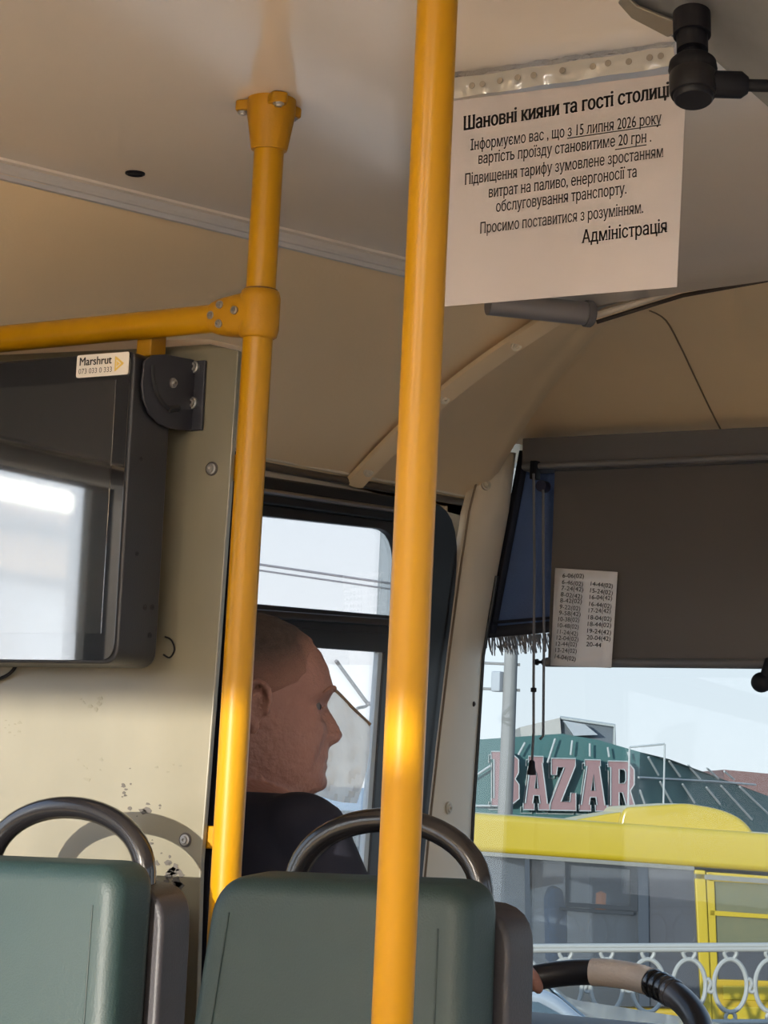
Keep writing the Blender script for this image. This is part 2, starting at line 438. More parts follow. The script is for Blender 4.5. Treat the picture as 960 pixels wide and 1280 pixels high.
# front dome: Coons patch between strip, ceiling front edge and the top of the windshield
ZB = AY(820, 549, 3.9).z
bot = [stripA, wpt(520, 616), wpt(585, 629), Vector((-2.145, 3.86, ztrim(3.86)+.01)), AY(625, 585, 3.9), AY(640, 557, 3.9), AY(668, 556, 3.9), AY(800, 549, 3.9), AY(900, 543, 3.9), AY(975, 540, 3.9), Vector((-1.0, 3.9, ZB+.01)), Vector((XR, 3.9, ZB+.01))]
top = [stripB, Vector((fe[0].x-.02, fe[0].y, 2.02)), fe[0].lerp(fe[1], .1), fe[0].lerp(fe[1], .3), fe[0].lerp(fe[1], .45), fe[0].lerp(fe[1], .6), fe[0].lerp(fe[1], .8), fe[1], fe[1].lerp(fe[2], .6), fe[2], fe[3], fe[4]]
top = [p+Vector((0, 0, .004)) for p in top]
def resample(P, n):
    """Catmull-Rom through the points, n samples a span"""
    res = []
    for i in range(len(P)-1):
        a, b_, c, d = P[max(i-1, 0)], P[i], P[i+1], P[min(i+2, len(P)-1)]
        for k in range(n):
            t = k/n
            res.append(.5*((2*b_)+(c-a)*t+(2*a-5*b_+4*c-d)*t*t+(3*b_-a-3*c+d)*t**3))
    return res+[P[-1]]
T, B = resample(top, 4), resample(bot, 4)
rows = []
for i, (p, q) in enumerate(zip(T, B)):
    rr = []
    for k in range(15):
        t = k/14; m_ = p.lerp(q, t)
        n_ = Vector((-.25, .55, .8)) if i > 12 else Vector((-.5, .3, .6))
        rr.append(m_+n_*(.045 if i > 8 else .03+.004*i/2)*math.sin(PI*t)**.8)
    rows.append(rr)
dome_mb = b = MB().grid(rows); struct('trim_2', b, DOME, sharp=80)
# capping strip with three clips along the joint of cove and dome
ts = tag(thing('joint_strip', 'long cream plastic capping strip running diagonally up the corner of the roof lining', 'trim strip', stripA), kind=None)
path = []; 
for k in range(13):
    t = k/12; path.append(stripA.lerp(stripB, t)+Vector((-.5, .3, .6))*.03*math.sin(PI*t)+Vector((.012, -.012, -.012)))
b = MB(); side = Vector((.55, .75, -.2)).normalized()
prof = [(-.019, 0), (-.016, .008), (0, .012), (.016, .008), (.019, 0)]
nrm = Vector((.6, -.45, -.6)).normalized()
ringl = []
for i, p in enumerate(path):
    t_ = (path[min(i+1, 12)]-path[max(i-1, 0)]).normalized(); sd_ = t_.cross(nrm).normalized()
    ringl.append([p+sd_*x_+nrm*(y_-.006) for x_, y_ in prof])
b.loft(ringl); obj('strip', b, DOME, ts)
for k in (1, 6, 10):
    p = path[k]; bolt('clip', p+nrm*.004, nrm, .009, PILLAR, ts, .005)
# seam on the dome
def hit(mb, px, py, lift=.0):
    """where the sight line meets a surface"""
    t = BVHTree.FromPolygons(mb.v, mb.f); q = ray(px, py).normalized(); r = t.ray_cast(CAM, q)
    return (r[0]-q*lift, r[1] if r[1].dot(q) < 0 else -r[1])
sp = [hit(dome_mb, *p, .001)[0] for p in ((812, 388), (832, 400), (850, 432), (868, 470), (888, 512), (903, 541))]
b = MB(); b.tube(resample(sp, 4), .0016, 8); struct('trim_3', b, mat('seam_brown', (.22, .15, .09), .7))
# aluminium ceiling rail
cr = thing('ceiling_rail', 'long aluminium rail along the left edge of the ceiling ending in a grey tube', 'rail', railpts[2])
b = MB(); ringl = []
for i, p in enumerate(railpts[:-1]):
    t_ = (railpts[i+1]-p).normalized(); sd_ = Vector((-t_.y, t_.x, 0))
    ringl.append([p+sd_*x_+Z_*z_ for x_, z_ in ((.014, -.006), (.012, -.011), (.008, -.010), (.006, -.004), (.0, -.004), (-.003, .0), (-.004, .005), (-.004, .012), (.014, .012))])
b.loft(ringl); obj('rail_profile', b, ALU, cr, sharp=25)
b = MB(); ringl = []
for i, p in enumerate(railpts[:-1]):
    t_ = (railpts[i+1]-p).normalized(); sd_ = Vector((-t_.y, t_.x, 0))
    ringl.append([p+sd_*x_+Z_*z_ for x_, z_ in ((-.004, .007), (-.013, .008), (-.015, .012), (-.004, .012))])
b.loft(ringl); obj('backing_lip', b, CEIL, cr, sharp=25)
b = MB(); ta, tb_ = AZ(610, 379, 2.0), AZ(733, 392, 2.0)
b.lathe(ta, tb_-ta, [(0, .018), ((tb_-ta).length, .018)], 24); obj('end_tube', b, mat('grey_tube', (.24, .22, .22), .35, .3), cr)
b = MB(); dv = (tb_-ta).normalized(); b.lathe(tb_, dv, [(-.002, .0205), (.008, .0205), (.011, .018), (.011, 0)], 24); obj('end_cap', b, mat('grey_cap', (.13, .12, .12), .5), cr)
# trim along the front edge of the ceiling
b = MB(); b.tube([p+Vector((0, -.004, -.006)) for p in fe], .005, 8); struct('trim_4', b, PANEL_EDGE)
b = MB(); b.tube([p+Vector((0, .012, -.012)) for p in fe], .0035, 8); struct('trim_5', b, mat('seam_dark', (.05, .035, .025), .7))
# trim along the top of the wall
b = MB(); pts = [Vector((XL+.006, y, ztrim(y))) for y in (2.0, 2.6, 3.0, 3.3, 3.6, 3.83)]
b.tube(pts, .007, 10); struct('trim_6', b, mat('trim_bronze', (.10, .075, .055), .4, .2))
b = MB(); b.tube([p+Vector((.004, 0, .013)) for p in pts], .004, 8); struct('trim_7', b, PILLAR)
# ---- driver's window
wn = thing('window_1', 'dark framed sliding side window beside the driver', 'window', (XL, 3.1, 1.4)); wn['kind'] = 'structure'; del wn['category']; 
def WP(y, z, x=XL): return Vector((x, y, z+zsh(y)))
oc = [WP(DW['y0'], 1.768), WP(3.735, 1.768), WP(3.705, .94), WP(DW['y0'], 1.0)]
ic = [WP(2.47, 1.722), WP(3.60, 1.722), WP(3.60, 1.03), WP(2.47, 1.03)]
b = MB(); ring_prism(b, [p+X_*.0 for p in frame_round(oc, [.02, .11, .04, .02])], frame_round(ic, [.02, .07, .04, .02]), (.03, 0, 0))
obj('rubber_seal', b, RUBBER, wn, bevel=(.007, 3))
b = MB()
b.tube([WP(y, 1.742, XL+.031) for y in (2.5, 2.9, 3.3, 3.5)]+[WP(3.585, 1.728, XL+.031), WP(3.625, 1.66, XL+.031)], .005, 8)
obj('chrome_bead', b, mat('dull_chrome', (.35, .33, .32), .3, .9), wn)
b = MB()
fo = [WP(2.47, 1.722), WP(3.60, 1.722), WP(3.60, 1.03), WP(2.47, 1.03)]
fi = [WP(2.49, 1.708-.012), WP(3.535, 1.708), WP(3.535, 1.555), WP(2.49, 1.565)]
ring_prism(b, frame_round([WP(2.47, 1.722, XL+.005), WP(3.60, 1.722, XL+.005), WP(3.60, 1.50, XL+.005), WP(2.47, 1.51, XL+.005)], [.02, .07, .01, .01]),
           frame_round([p+X_*.005 for p in fi], [.01, .075, .008, .01]), (.016, 0, 0))
obj('upper_sash', b, WINFRAME, wn, bevel=(.003, 2))
b = MB(); b.add([WP(2.4, 1.538, XL), WP(3.6, 1.535, XL), WP(3.6, 1.548, XL), WP(2.4, 1.552, XL)]+[WP(2.4, 1.538, XL+.034), WP(3.6, 1.535, XL+.034), WP(3.6, 1.548, XL+.034), WP(2.4, 1.552, XL+.034)],
                [(0, 1, 2, 3), (4, 7, 6, 5), (0, 4, 5, 1), (2, 6, 7, 3), (0, 3, 7, 4), (1, 5, 6, 2)])
obj('transom', b, mat('transom_bronze', (.055, .045, .04), .3, .4), wn, bevel=(.003, 2))
b = MB()
ring_prism(b, [WP(2.47, 1.53, XL+.008), WP(3.60, 1.522, XL+.008), WP(3.60, 1.03, XL+.008), WP(2.47, 1.03, XL+.008)],
           [WP(2.50, 1.503, XL+.008), WP(3.494, 1.489, XL+.008), WP(3.474, 1.06, XL+.008), WP(2.50, 1.06, XL+.008)], (.014, 0, 0))
obj('lower_sash', b, WINFRAME, wn, bevel=(.003, 2))
b = MB(); b.add([WP(3.494, 1.489, XL+.012), WP(3.474, 1.06, XL+.012), WP(3.447, 1.06, XL+.012), WP(3.477, 1.489, XL+.012)], [(0, 1, 2, 3)])
o = obj('glass_edge', MB().prism([WP(3.494, 1.489, XL+.009), WP(3.474, 1.06, XL+.009), WP(3.459, 1.06, XL+.009), WP(3.481, 1.489, XL+.009)], (.01, 0, 0)), mat('glass_edge_grey', (.5, .53, .53), .4), wn)
b = MB().prism([WP(2.47, 1.71, XL+.002), WP(3.58, 1.715, XL+.002), WP(3.58, 1.54, XL+.002), WP(2.47, 1.54, XL+.002)], (.004, 0, 0)); obj('upper_pane', b, GLASS_SIDE, wn, smooth=False)
b = MB().prism([WP(2.47, 1.52, XL+.012), WP(3.53, 1.52, XL+.012), WP(3.53, 1.04, XL+.012), WP(2.47, 1.04, XL+.012)], (.004, 0, 0)); obj('lower_pane', b, GLASS_SIDE, wn, smooth=False)
# ---- passenger windows out of the frame (they light the cabin and mirror in the screen)
def plain_window(name, x, w, ma=GLASS_REAR):
    r = thing(name, 'x', 'x', (x, (w['y0']+w['y1'])/2, (w['z0']+w['z1'])/2)); del r['label']; del r['category']; r['kind'] = 'structure'
    b = MB(); P = lambda y, z: Vector((x-.02, y, z))
    ring_prism(b, frame_round([P(w['y0'], w['z1']), P(w['y1'], w['z1']), P(w['y1'], w['z0']), P(w['y0'], w['z0'])], 0), frame_round([P(w['y0']+.03, w['z1']-.03), P(w['y1']-.03, w['z1']-.03), P(w['y1']-.03, w['z0']+.03), P(w['y0']+.03, w['z0']+.03)], 0), (.04, 0, 0))
    obj('rubber_seal', b, RUBBER, r, smooth=False)
    obj('pane', MB().prism([P(w['y0']+.02, w['z1']-.02), P(w['y1']-.02, w['z1']-.02), P(w['y1']-.02, w['z0']+.02), P(w['y0']+.02, w['z0']+.02)], (.004, 0, 0)), ma, r, smooth=False)
plain_window('window_2', XL, PW); plain_window('window_8', XL, PW2)
RW = [dict(y0=-2.3, y1=-.1, z0=.95, z1=1.9), dict(y0=.4, y1=2.2, z0=.95, z1=1.9), dict(y0=2.4, y1=3.4, z0=.4, z1=1.9)]
b = wall_with_holes(XR, XR+.06, YB, 3.98, -.05, lambda y: 2.12, RW); struct('wall_right', b, PILLAR, smooth=False)
for i, w in enumerate(RW): plain_window('window_%d' % (3+i), XR+.03, w)
# unseen rear wall: panes placed to shape the sun patches, small vent pane added
b = MB(); yb = YB
def rslab(xa, xb, za, zb): b.box(((xa+xb)/2, yb-.03, (za+zb)/2), (xb-xa, .06, zb-za))
rslab(XL-.06, XR+.06, -.05, 1.0); rslab(XL-.06, XR+.06, 1.93, 2.12)
rslab(XL-.06, -2.1, 1.0, 1.93); rslab(-1.47, -1.02, 1.0, 1.93); rslab(-1.02, -.95, 1.0, 1.79); rslab(-1.02, -.95, 1.84, 1.93); rslab(-.95, -.72, 1.0, 1.93); rslab(.2, XR+.06, 1.0, 1.93)
struct('wall_rear', b, PILLAR, smooth=False)
b = MB().box((-1.0, yb-.03, 1.465), (2.6, .006, .95)); struct('window_6', b, GLASS_REAR, smooth=False)
# front wall under and over the windshield, and the windshield
b = MB(); zb_ = AY(700, 1276, 3.92).z
b.box(((XL+XR)/2, FRONT+.04, (zb_-.1)/2), (XR-XL+.12, .06, zb_-.1)); struct('wall_front', b, PILLAR, smooth=False)
b = MB().box(((XL+XR)/2-.15, FRONT+.04, (zb_+2.0)/2-.05), (XR-XL+.3, .006, 2.0-zb_+.12)); struct('window_7', b, GLASS_FRONT, smooth=False)
# A pillar cover
pl_ = thing('pillar_1', 'cream corner pillar', 'x', AX(560, 900, XL)); del pl_['category']; pl_['kind'] = 'structure'; del pl_['label']
Lp = [AX(603, 566, XL+.03), AX(593, 600, XL+.03), AX(583, 640, XL+.03), AX(571, 720, XL+.03), AX(558, 820, XL+.03), AX(546, 920, XL+.03), AX(536, 1010, XL+.03), AX(528, 1095, XL+.03), AX(515, 1280, XL+.03)]
Rp = [AY(645, 566, 3.87), AY(641, 600, 3.87), AY(636, 640, 3.87), AY(621, 720, 3.87), AY(604, 820, 3.87), AY(598, 920, 3.87), AY(592, 1010, 3.87), AY(588, 1095, 3.87), AY(580, 1280, 3.87)]
rws = []
for p, q in zip(Lp, Rp):
    r_ = [p+Vector((-.012, 0, 0))]
    for k in range(7):
        t = k/6; r_.append(p.lerp(q, t)+Vector((.012, -.006, 0))*math.sin(PI*min(1, t*1.0))**.5)
    r_.append(q+(q-CAM)*.014)
    rws.append(r_)
b = MB().grid(rws); obj('cover', b, PILLAR, pl_, sharp=50)
pil_mb = b
for px, py, r_ in ((607, 606, .0105), (560, 1010, .0115)):
    p, n_ = hit(pil_mb, px, py, .001); bolt('screw_cap', p, n_, r_, mat('cap_cream', (.50, .44, .34), .4), pl_, .006)
p, n_ = hit(pil_mb, 592, 880, .001); bolt('screw_hole', p, n_, .005, mat('rust_screw', (.06, .035, .025), .6), pl_, .003)
b = MB(); b.tube([q+Vector((.008, -.004, 0)) for q in Lp], .0022, 8); obj('seam', b, mat('seam_brown', (.22, .15, .09), .7), pl_)
# a black rubber edge between pillar and windshield glass
b = MB(); b.tube([p+(CAM-p)*.003 for p in Rp[3:]], .0035, 8); struct('trim_8', b, RUBBER)
# dashboard
b = MB(); zd = AY(700, 1277, 3.8).z
b.prism([(XL, 3.45, zd-.1), (XL, 3.75, zd), (XL, 3.94, zd), (XL, 3.94, zd-.5), (XL, 3.5, zd-.5)], (2.3, 0, 0))
db = obj('dashboard', b, mat('dashboard_grey', (.12, .125, .13), .55), bevel=(.01, 3)); tag(db, 'grey dashboard shelf running under the windshield', 'dashboard')

# ================================================================== handrails
def ring_curve(c, ax, r, n=32): pass
PA, PB_ = D(340, 125, 2.67), D(278, 1170, 2.6)
pole_dir = (PB_-PA).normalized()
lp = thing('grab_pole', 'yellow upright pole at the edge of the partition with clamps at ceiling and elbow', 'pole', PA+pole_dir*1.95)
b = MB(); b.lathe(PA, pole_dir, [(0, .0172), (1.96, .0172)], 32); obj('tube', b, YEL, lp)
# ceiling socket
b = MB(); zt = ZC-PA.z
p0 = PA+pole_dir*.001
b.lathe(p0-pole_dir*(.0), pole_dir, [(-.02, .028), (.012, .028), (.018, .0275), (.054, .0215), (.058, .0205), (.058, .0175)], 32)
obj('ceiling_socket', b, YELD, lp)
b = MB()
for a in (0.15, 2.25, 4.35):
    d_ = Vector((math.cos(a+3.3), math.sin(a+3.3), 0)); c = p0+d_*.030+pole_dir*.006
    sdv = d_.cross(Z_)
    poly = frame_round([c-sdv*.012-d_*.012, c-sdv*.009+d_*.012, c+sdv*.009+d_*.012, c+sdv*.012-d_*.012], [0, .006, .006, 0])
    b.prism([q+pole_dir*.006 for q in poly], -pole_dir*.012)
obj('socket_ears', b, YELD, lp, bevel=(.002, 2))
for a in (0.15, 2.25, 4.35):
    d_ = Vector((math.cos(a+3.3), math.sin(a+3.3), 0)); bolt('bolt', p0+d_*.034+pole_dir*.012, pole_dir, .0065, STEEL, lp, .004)
# elbow clamp where the horizontal rail joins
JC = PA+(PB_-PA)*((398-125)/(1170-125)); HA = JC; HB = AY(0, 424, JC.y+.01); hdir = (HB-HA).normalized()
b = MB()
def pole_at(py): return PA+(PB_-PA)*((py-125)/(1170-125))
b.lathe(pole_at(367), pole_dir, [(0, .0185), (.002, .0215), (.010, .0235), (.046, .0235), (.0545, .0215), (.0565, .0185)], 32)
ringl = []
for k in range(10):
    t = k/9; ln = .002+t*.058
    h_ = .0275*(1-t)**.6*(1 if t < .99 else 1)+.0185*(1-(1-t)**.6); w_ = .0235*(1-t)+.0195*t
    ringl.append([HA+hdir*ln+pole_dir*(h_*math.copysign(abs(math.cos(a))**.75, math.cos(a)))+hdir.cross(pole_dir)*(w_*math.copysign(abs(math.sin(a))**.75, math.sin(a))) for a in [2*PI*i/28 for i in range(28)]])
b.loft(ringl); obj('elbow_clamp', b, YELD, lp, sharp=60)
fr = hdir.cross(pole_dir); fr = fr if fr.y < 0 else -fr
for (l_, u_, q_) in ((.018, -.002, .0250), (.042, -.011, .0212), (.042, .011, .0212), (.055, 0, .0200)):
    bolt('bolt', HA+hdir*l_+pole_dir*u_+fr*(q_-.001), fr, .0048, STEEL, lp, .003)
b = MB(); b.tube([pole_at(368)+Vector((math.cos(a), math.sin(a), 0))*.0186 for a in [2*PI*i/24 for i in range(24)]], .0012, 6, closed=True); obj('joint_line', b, mat('joint_dark', (.12, .055, .01), .6), lp)
c_ = pole_at(1052)
b = MB(); b.box((c_.x-.063, YP+.016, c_.z), (.054, .012, .026)); obj('panel_clip', b, YELD, lp, bevel=(.002, 2))
c_ = pole_at(578)
b = MB(); b.box((c_.x-.063, YP+.016, c_.z), (.054, .012, .03)); obj('panel_clip', b, YELD, lp, bevel=(.002, 2))
hr = thing('handrail', 'yellow horizontal rail above the screen joining the upright pole', 'handrail', HB+hdir*.2)
b = MB(); b.lathe(HA+hdir*.061, hdir, [(0, .0165), ((XL-HA.x)/hdir.x-.066, .0165)], 28); obj('tube', b, YEL, hr)
q = AY(182, 424, HA.y+.012)
b = MB(); b.box((q.x, q.y+.012, q.z-.006), (.022, .03, .03)); obj('tab', b, YELD, hr, bevel=(.002, 2))
CA, CB = D(547, 0, 1.95), D(490, 1280, 1.90); cdir = (CB-CA).normalized()
cp = thing('grab_pole', 'yellow upright pole nearest the camera, crossing the whole picture from top to bottom', 'pole', CA+cdir*1.85)
b = MB(); b.lathe(CA-cdir*.105, cdir, [(0, .0172), (1.99, .0172)], 40); obj('tube', b, YEL, cp)
b = MB(); b.lathe(CA-cdir*.125, cdir, [(0, .03), (.02, .03), (.06, .021), (.06, .0175)], 32); obj('ceiling_socket', b, YELD, cp)

# ================================================================== partition and screen
pn = thing('partition_panel', 'scuffed cream partition board behind the driver carrying the screen', 'partition', (-1.85, YP, 0))
cor = [AY(262, 430, YP), AY(298, 438, YP), AY(286, 620, YP), AY(270, 840, YP), AY(251, 1080, YP), AY(246, 1252, YP), Vector((AY(246, 1252, YP).x-.01, YP, .02)), Vector((XL+.005, YP, .02)), Vector((XL+.005, YP, AY(0, 437, YP).z)), AY(165, 436, YP)]
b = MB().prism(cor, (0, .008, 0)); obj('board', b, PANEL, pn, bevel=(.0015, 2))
cor2 = [AY(262, 424, YP+.009), AY(304, 434, YP+.009), AY(297, 560, YP+.009), AY(240, 560, YP+.009), Vector((XL+.005, YP+.009, 1.6)), Vector((XL+.005, YP+.009, AY(0, 431, YP).z+.012))]
b = MB().prism(cor2, (0, .01, 0)); obj('backing_board', b, PANEL_EDGE, pn)
for px, py in ((265, 586), (232, 1050)):
    p = AY(px, py, YP); bb = bolt('bolt', p, -Y_, .0065, STEEL, pn, .005)
    bo = MB(); bo.lathe(p, -Y_, [(-.001, .0085), (.0015, .0085), (.0018, .006)], 18); obj('washer', bo, mat('washer_dark', (.08, .07, .065), .5, .6), pn)
# scuffs and paint chips
b = MB()
def scuff(cx, cy, n, sx, sy, s0):
    for _ in range(n):
        x_, y_ = random.gauss(cx, sx), random.gauss(cy, sy); k = random.randint(5, 7); a0 = random.random()*6
        r_ = s0*random.uniform(.5, 1.6)
        if x_ > 252: continue
        b.prism([AY(x_+r_*math.cos(a0+i*2*PI/k)*random.uniform(.5, 1.2), y_+r_*math.sin(a0+i*2*PI/k)*random.uniform(.3, .9), YP-.0006) for i in range(k)], (0, .0003, 0))
scuff(156, 985, 9, 5, 12, 2.4); scuff(176, 1008, 5, 6, 3, 4); scuff(160, 1030, 6, 6, 10, 2); scuff(192, 1055, 5, 5, 5, 3); scuff(212, 1090, 16, 9, 10, 4.2); scuff(220, 1108, 8, 5, 7, 5); scuff(199, 1010, 2, 2, 2, 2)
obj('paint_chips', b, mat('chipped_dark', (.075, .065, .055), .7), pn, smooth=False)
b = MB(); scuff(105, 876, 3, 3, 2, 3); scuff(118, 885, 4, 7, 5, 3); scuff(15, 910, 8, 9, 5, 2); scuff(205, 957, 4, 14, 8, 2); scuff(110, 960, 6, 12, 6, 3)
obj('stains', b, mat('stain_grey', (.165, .15, .108), .6), pn, smooth=False)
# dark strip added to stand in for the shaded gap behind the board
b = MB(); b.prism([AY(230, 562, 2.24), AY(294, 562, 2.24), AY(286, 830, 2.24), AY(266, 1090, 2.24), AY(262, 1260, 2.24), Vector((AY(262, 1260, 2.24).x, 2.24, .02)), Vector((AY(200, 1260, 2.24).x, 2.24, .02))], (0, .03, 0)); dk = obj('gap_strip', b, mat('gap_dark', (.012, .011, .022), .9), bevel=(.008, 2))
tag(dk, 'dark narrow strip added for the shaded gap behind the edge of the partition board', 'curtain')
# screen
trx = AY(240, 500, YP).x; YF = AX(158, 640, trx).y; TVD = AX(206, 640, trx).y-YF
trt, trb = AY(163, 441, YF), AY(151, 828, YF); zt_, zb2 = trt.z+.002, trb.z-.002
tx0 = trx-.60
tv = thing('wall_screen', 'black framed display screen tilted on the partition, reflecting a bright window', 'screen', (trx-.3, YF+.05, zb2))
def TP(x, y, z): return Vector((x, y, z))
b = MB().prism(frame_round([TP(tx0, YF, zt_), TP(trx, YF, zt_), TP(trx, YF, zb2), TP(tx0, YF, zb2)], [.012, .012, .022, .02]), (0, TVD, 0))
obj('housing', b, TVBODY, tv, bevel=(.003, 2))
gl_ = mat('screen_glass', (.012, .012, .013), .03, spec=1.0)
gt = gl_.node_tree; pb = gt.nodes['Principled BSDF']; pb.inputs['IOR'].default_value = 4.0; pb.inputs['Specular IOR Level'].default_value = .5
b = MB().prism(frame_round([TP(tx0+.004, YF-.0035, zt_-.004), TP(trx-.004, YF-.0035, zt_-.004), TP(trx-.004, YF-.0035, zb2+.004), TP(tx0+.004, YF-.0035, zb2+.004)], [.01, .01, .02, .02]), (0, .003, 0))
obj('front_glass', b, gl_, tv, sharp=30)
az0, az1, ax1 = AY(130, 477, YF).z, AY(130, 792, YF).z, AY(137, 650, YF).x
act = mat('screen_active_area', (.035, .034, .032), .04); act.node_tree.nodes['Principled BSDF'].inputs['IOR'].default_value = 4.0
b = MB().prism([TP(tx0+.03, YF-.0042, az0), TP(ax1, YF-.0042, az0), TP(ax1, YF-.0042, az1), TP(tx0+.03, YF-.0042, az1)], (0, .0008, 0)); obj('display', b, act, tv, smooth=False)
# sticker on the top bezel
sc_ = AY(128, 456, YF-.005); sw, sh = (AY(161, 450, YF)-AY(96, 455, YF)).x, (AY(128, 442, YF)-AY(128, 470, YF)).z
stk = MB().prism(frame_round([sc_+X_*(-sw/2)+Z_*sh/2, sc_+X_*sw/2+Z_*sh/2, sc_+X_*sw/2-Z_*sh/2, sc_-X_*sw/2-Z_*sh/2], .003, 4), (0, .0006, 0))
st = obj('sticker', stk, mat('sticker_white', (.72, .66, .58), .4), tv, smooth=False, label='white sticker with dark lettering and a yellow arrow')
b = MB(); put_text(b, 'Marshrut', sh*.52, sc_+X_*(-sw*.44)+Z_*(sh*.03)-Y_*.0004, X_, Z_, -Y_, bold=.02, width=sw*.62); obj('lettering', b, INK, st, smooth=False)
b = MB(); put_text(b, '073 033 0 333', sh*.33, sc_+X_*(-sw*.45)-Z_*(sh*.34)-Y_*.0004, X_, Z_, -Y_, width=sw*.64); obj('phone_number', b, INKG, st, smooth=False)
b = MB(); ac = sc_+X_*(sw*.24)-Y_*.0004
ring_prism(b, frame_round([ac+Z_*sh*.36, ac+X_*sw*.18, ac-Z_*sh*.36], .002, 3), frame_round([ac+X_*sw*.025+Z_*sh*.2, ac+X_*sw*.12, ac+X_*sw*.025-Z_*sh*.2], .001, 3), (0, .0002, 0))
b.face([ac+X_*sw*.035+Z_*sh*.12, ac+X_*sw*.1, ac+X_*sw*.035-Z_*sh*.12]); obj('arrow_mark', b, mat('sticker_yellow', (.72, .50, .12), .5), st, smooth=False)
# screws on the side of the screen
for px, py in ((176, 574), (171, 692), (181, 759), (190, 759), (187, 794)):
    p = AX(px, py, trx); bolt('side_screw', p, X_, .0028 if py < 700 else .0035, DARKHOLE, tv, .0015)
# tilting bracket
br = thing('screen_bracket', 'black quarter-round tilt bracket bolting the screen to the partition', 'bracket', (trx+.004, YP, 1.68))
xb = trx+.002
def BP(px, py): return AX(px, py, xb)
prof = [(178, 452), (175, 480), (177, 500), (184, 517), (195, 529), (208, 535), (222, 538), (240, 538), (240, 450), (205, 443), (188, 444)]
b = MB().prism([BP(*p) for p in prof], (.004, 0, 0)); obj('side_plate', b, BRACK, br, bevel=(.001, 1))
b = MB(); cpt = BP(212, 480)
arc = [BP(187, 457), BP(188, 475), BP(192, 492), BP(200, 505), BP(208, 512)]
b.tube([p+X_*.0042 for p in resample(arc, 3)], .0032, 8); obj('slot', b, DARKHOLE, br)
b = MB(); b.tube([BP(206, 512)+X_*.0045, BP(219, 511)+X_*.0045], .004, 8); obj('slot_stop', b, DARKHOLE, br)
fl0 = BP(236, 450); zt3, zb3 = AY(247, 452, YP).z, AY(245, 539, YP).z
fx0, fx1 = AY(236, 500, YP).x, AY(257, 500, YP).x
b = MB().box(((fx0+fx1)/2, YP-.003, (zt3+zb3)/2), (fx1-fx0, .005, zt3-zb3)); obj('wall_flange', b, BRACK, br, bevel=(.001, 1))
bolt('bolt', BP(212, 479)+X_*.004, X_, .006, STEEL, br, .005)
for px, py in ((243, 459), (241, 504)): bolt('bolt', AY(px, py, YP-.006), -Y_, .0075, STEEL, br, .006)
b = MB().box((-2.06, 1.35, 1.85), (.012, 1.5, .28)); tag(obj('window_pelmet', b, mat('baffle_dark', (.02, .02, .024), .9), bevel=(.004, 2)), 'added dark pelmet over the passenger side window, mirrored in the screen', 'pelmet')  # unseen dark baffle added so the screen mirrors a dark band
# cables
cb = MB(); cb.tube(resample([AY(-30, 862, YP-.004), AY(-4, 850, YP-.006), AY(12, 842, YP-.006), AY(21, 830, YP-.006), AY(20, 822, YP-.012)], 4), .0022, 8)
tag(obj('screen_cable', cb, BLACKP), 'thin black cable drooping from under the screen at the picture edge', 'cable')
cb = MB(); cb.tube(resample([AY(206, 796, YP-.012), AY(214, 800, YP-.004), AY(218, 812, YP-.003), AY(212, 822, YP-.004), AY(204, 818, YP-.010)], 4), .0011, 6)
tag(obj('wire_loop', cb, BLACKP), 'small loose wire loop at the lower right corner of the screen', 'wire')

# ================================================================== ceiling vent hole
p = AZ(169, 216, ZC)
b = MB(); b.lathe(p+Z_*.003, -Z_, [(0, .013), (.005, .013), (.006, .011), (.004, .009), (.004, 0)], 24)
tag(obj('ceiling_plug', b, BLACKP), 'small round black plug in the grey ceiling', 'plug')
# unseen fill lamps added further back to brighten the interior
for i, (x_, y_) in enumerate(((-1.45, -1.6), (-1.45, -.45), (-.35, -1.6), (-.35, -.45))):
    lm = thing('fill_lamp', 'added long white fill lamp strip, %s' % ('left row at the rear', 'left row nearer the partition', 'right row at the rear', 'right row nearer the camera')[i], 'lamp', (x_, y_, ZC), None)
    b = MB().box((x_, y_, ZC-.012), (.16, 1.0, .02)); obj('base_plate', b, SILVER, lm, bevel=(.004, 2))
    b = MB().box((x_, y_, ZC-.032), (.12, .94, .024)); obj('diffuser', b, FILL_LIGHT, lm, bevel=(.008, 3))

# ================================================================== printed notice in a plastic sleeve
YN = 2.12
nt_l = Vector((AY(556, 383, YN).x-.006, YN, 0)); nxr = AY(850, 220, YN).x+.001
ztl, zbl = AY(566, 127, YN).z, AY(556, 383, YN).z
ztr, zbr = AY(857, 90, YN).z, AY(843, 359, YN).z
NL_t, NL_b = Vector((nt_l.x, YN, ztl+.001)), Vector((nt_l.x, YN, zbl)); NR_t, NR_b = Vector((nxr+.003, YN, ztr)), Vector((nxr-.001, YN, zbr))
no = thing('printed_notice', 'white printed fare notice in Ukrainian hanging under the ceiling behind the near pole', 'notice', (NL_b+NR_b)/2)
b = MB().prism([NL_t, NR_t, NR_b, NL_b], (0, .0008, 0)); obj('sheet', b, PAPER, no, smooth=False)
lines = [('Шановні кияни та гості столиці!', (579, 163), (841, 120), .034, .022), ('Інформуємо вас , що з 15 липня 2026 року', (588, 188), (827, 154), .0, .016), ('вартість проїзду становитиме 20 грн .', (598, 205), (814, 177), 0, .016),
         ('Підвищення тарифу зумовлене зростанням', (581, 231), (829, 196), 0, .016), ('витрат на паливо, енергоносії та', (611, 247), (796, 221), 0, .016), ('обслуговування транспорту.', (620, 265), (783, 242), 0, .016),
         ('Просимо поставитися з розумінням.', (600, 292), (804, 266), 0, .016), ('Адміністрація', (727, 304), (834, 290), .012, .022)]
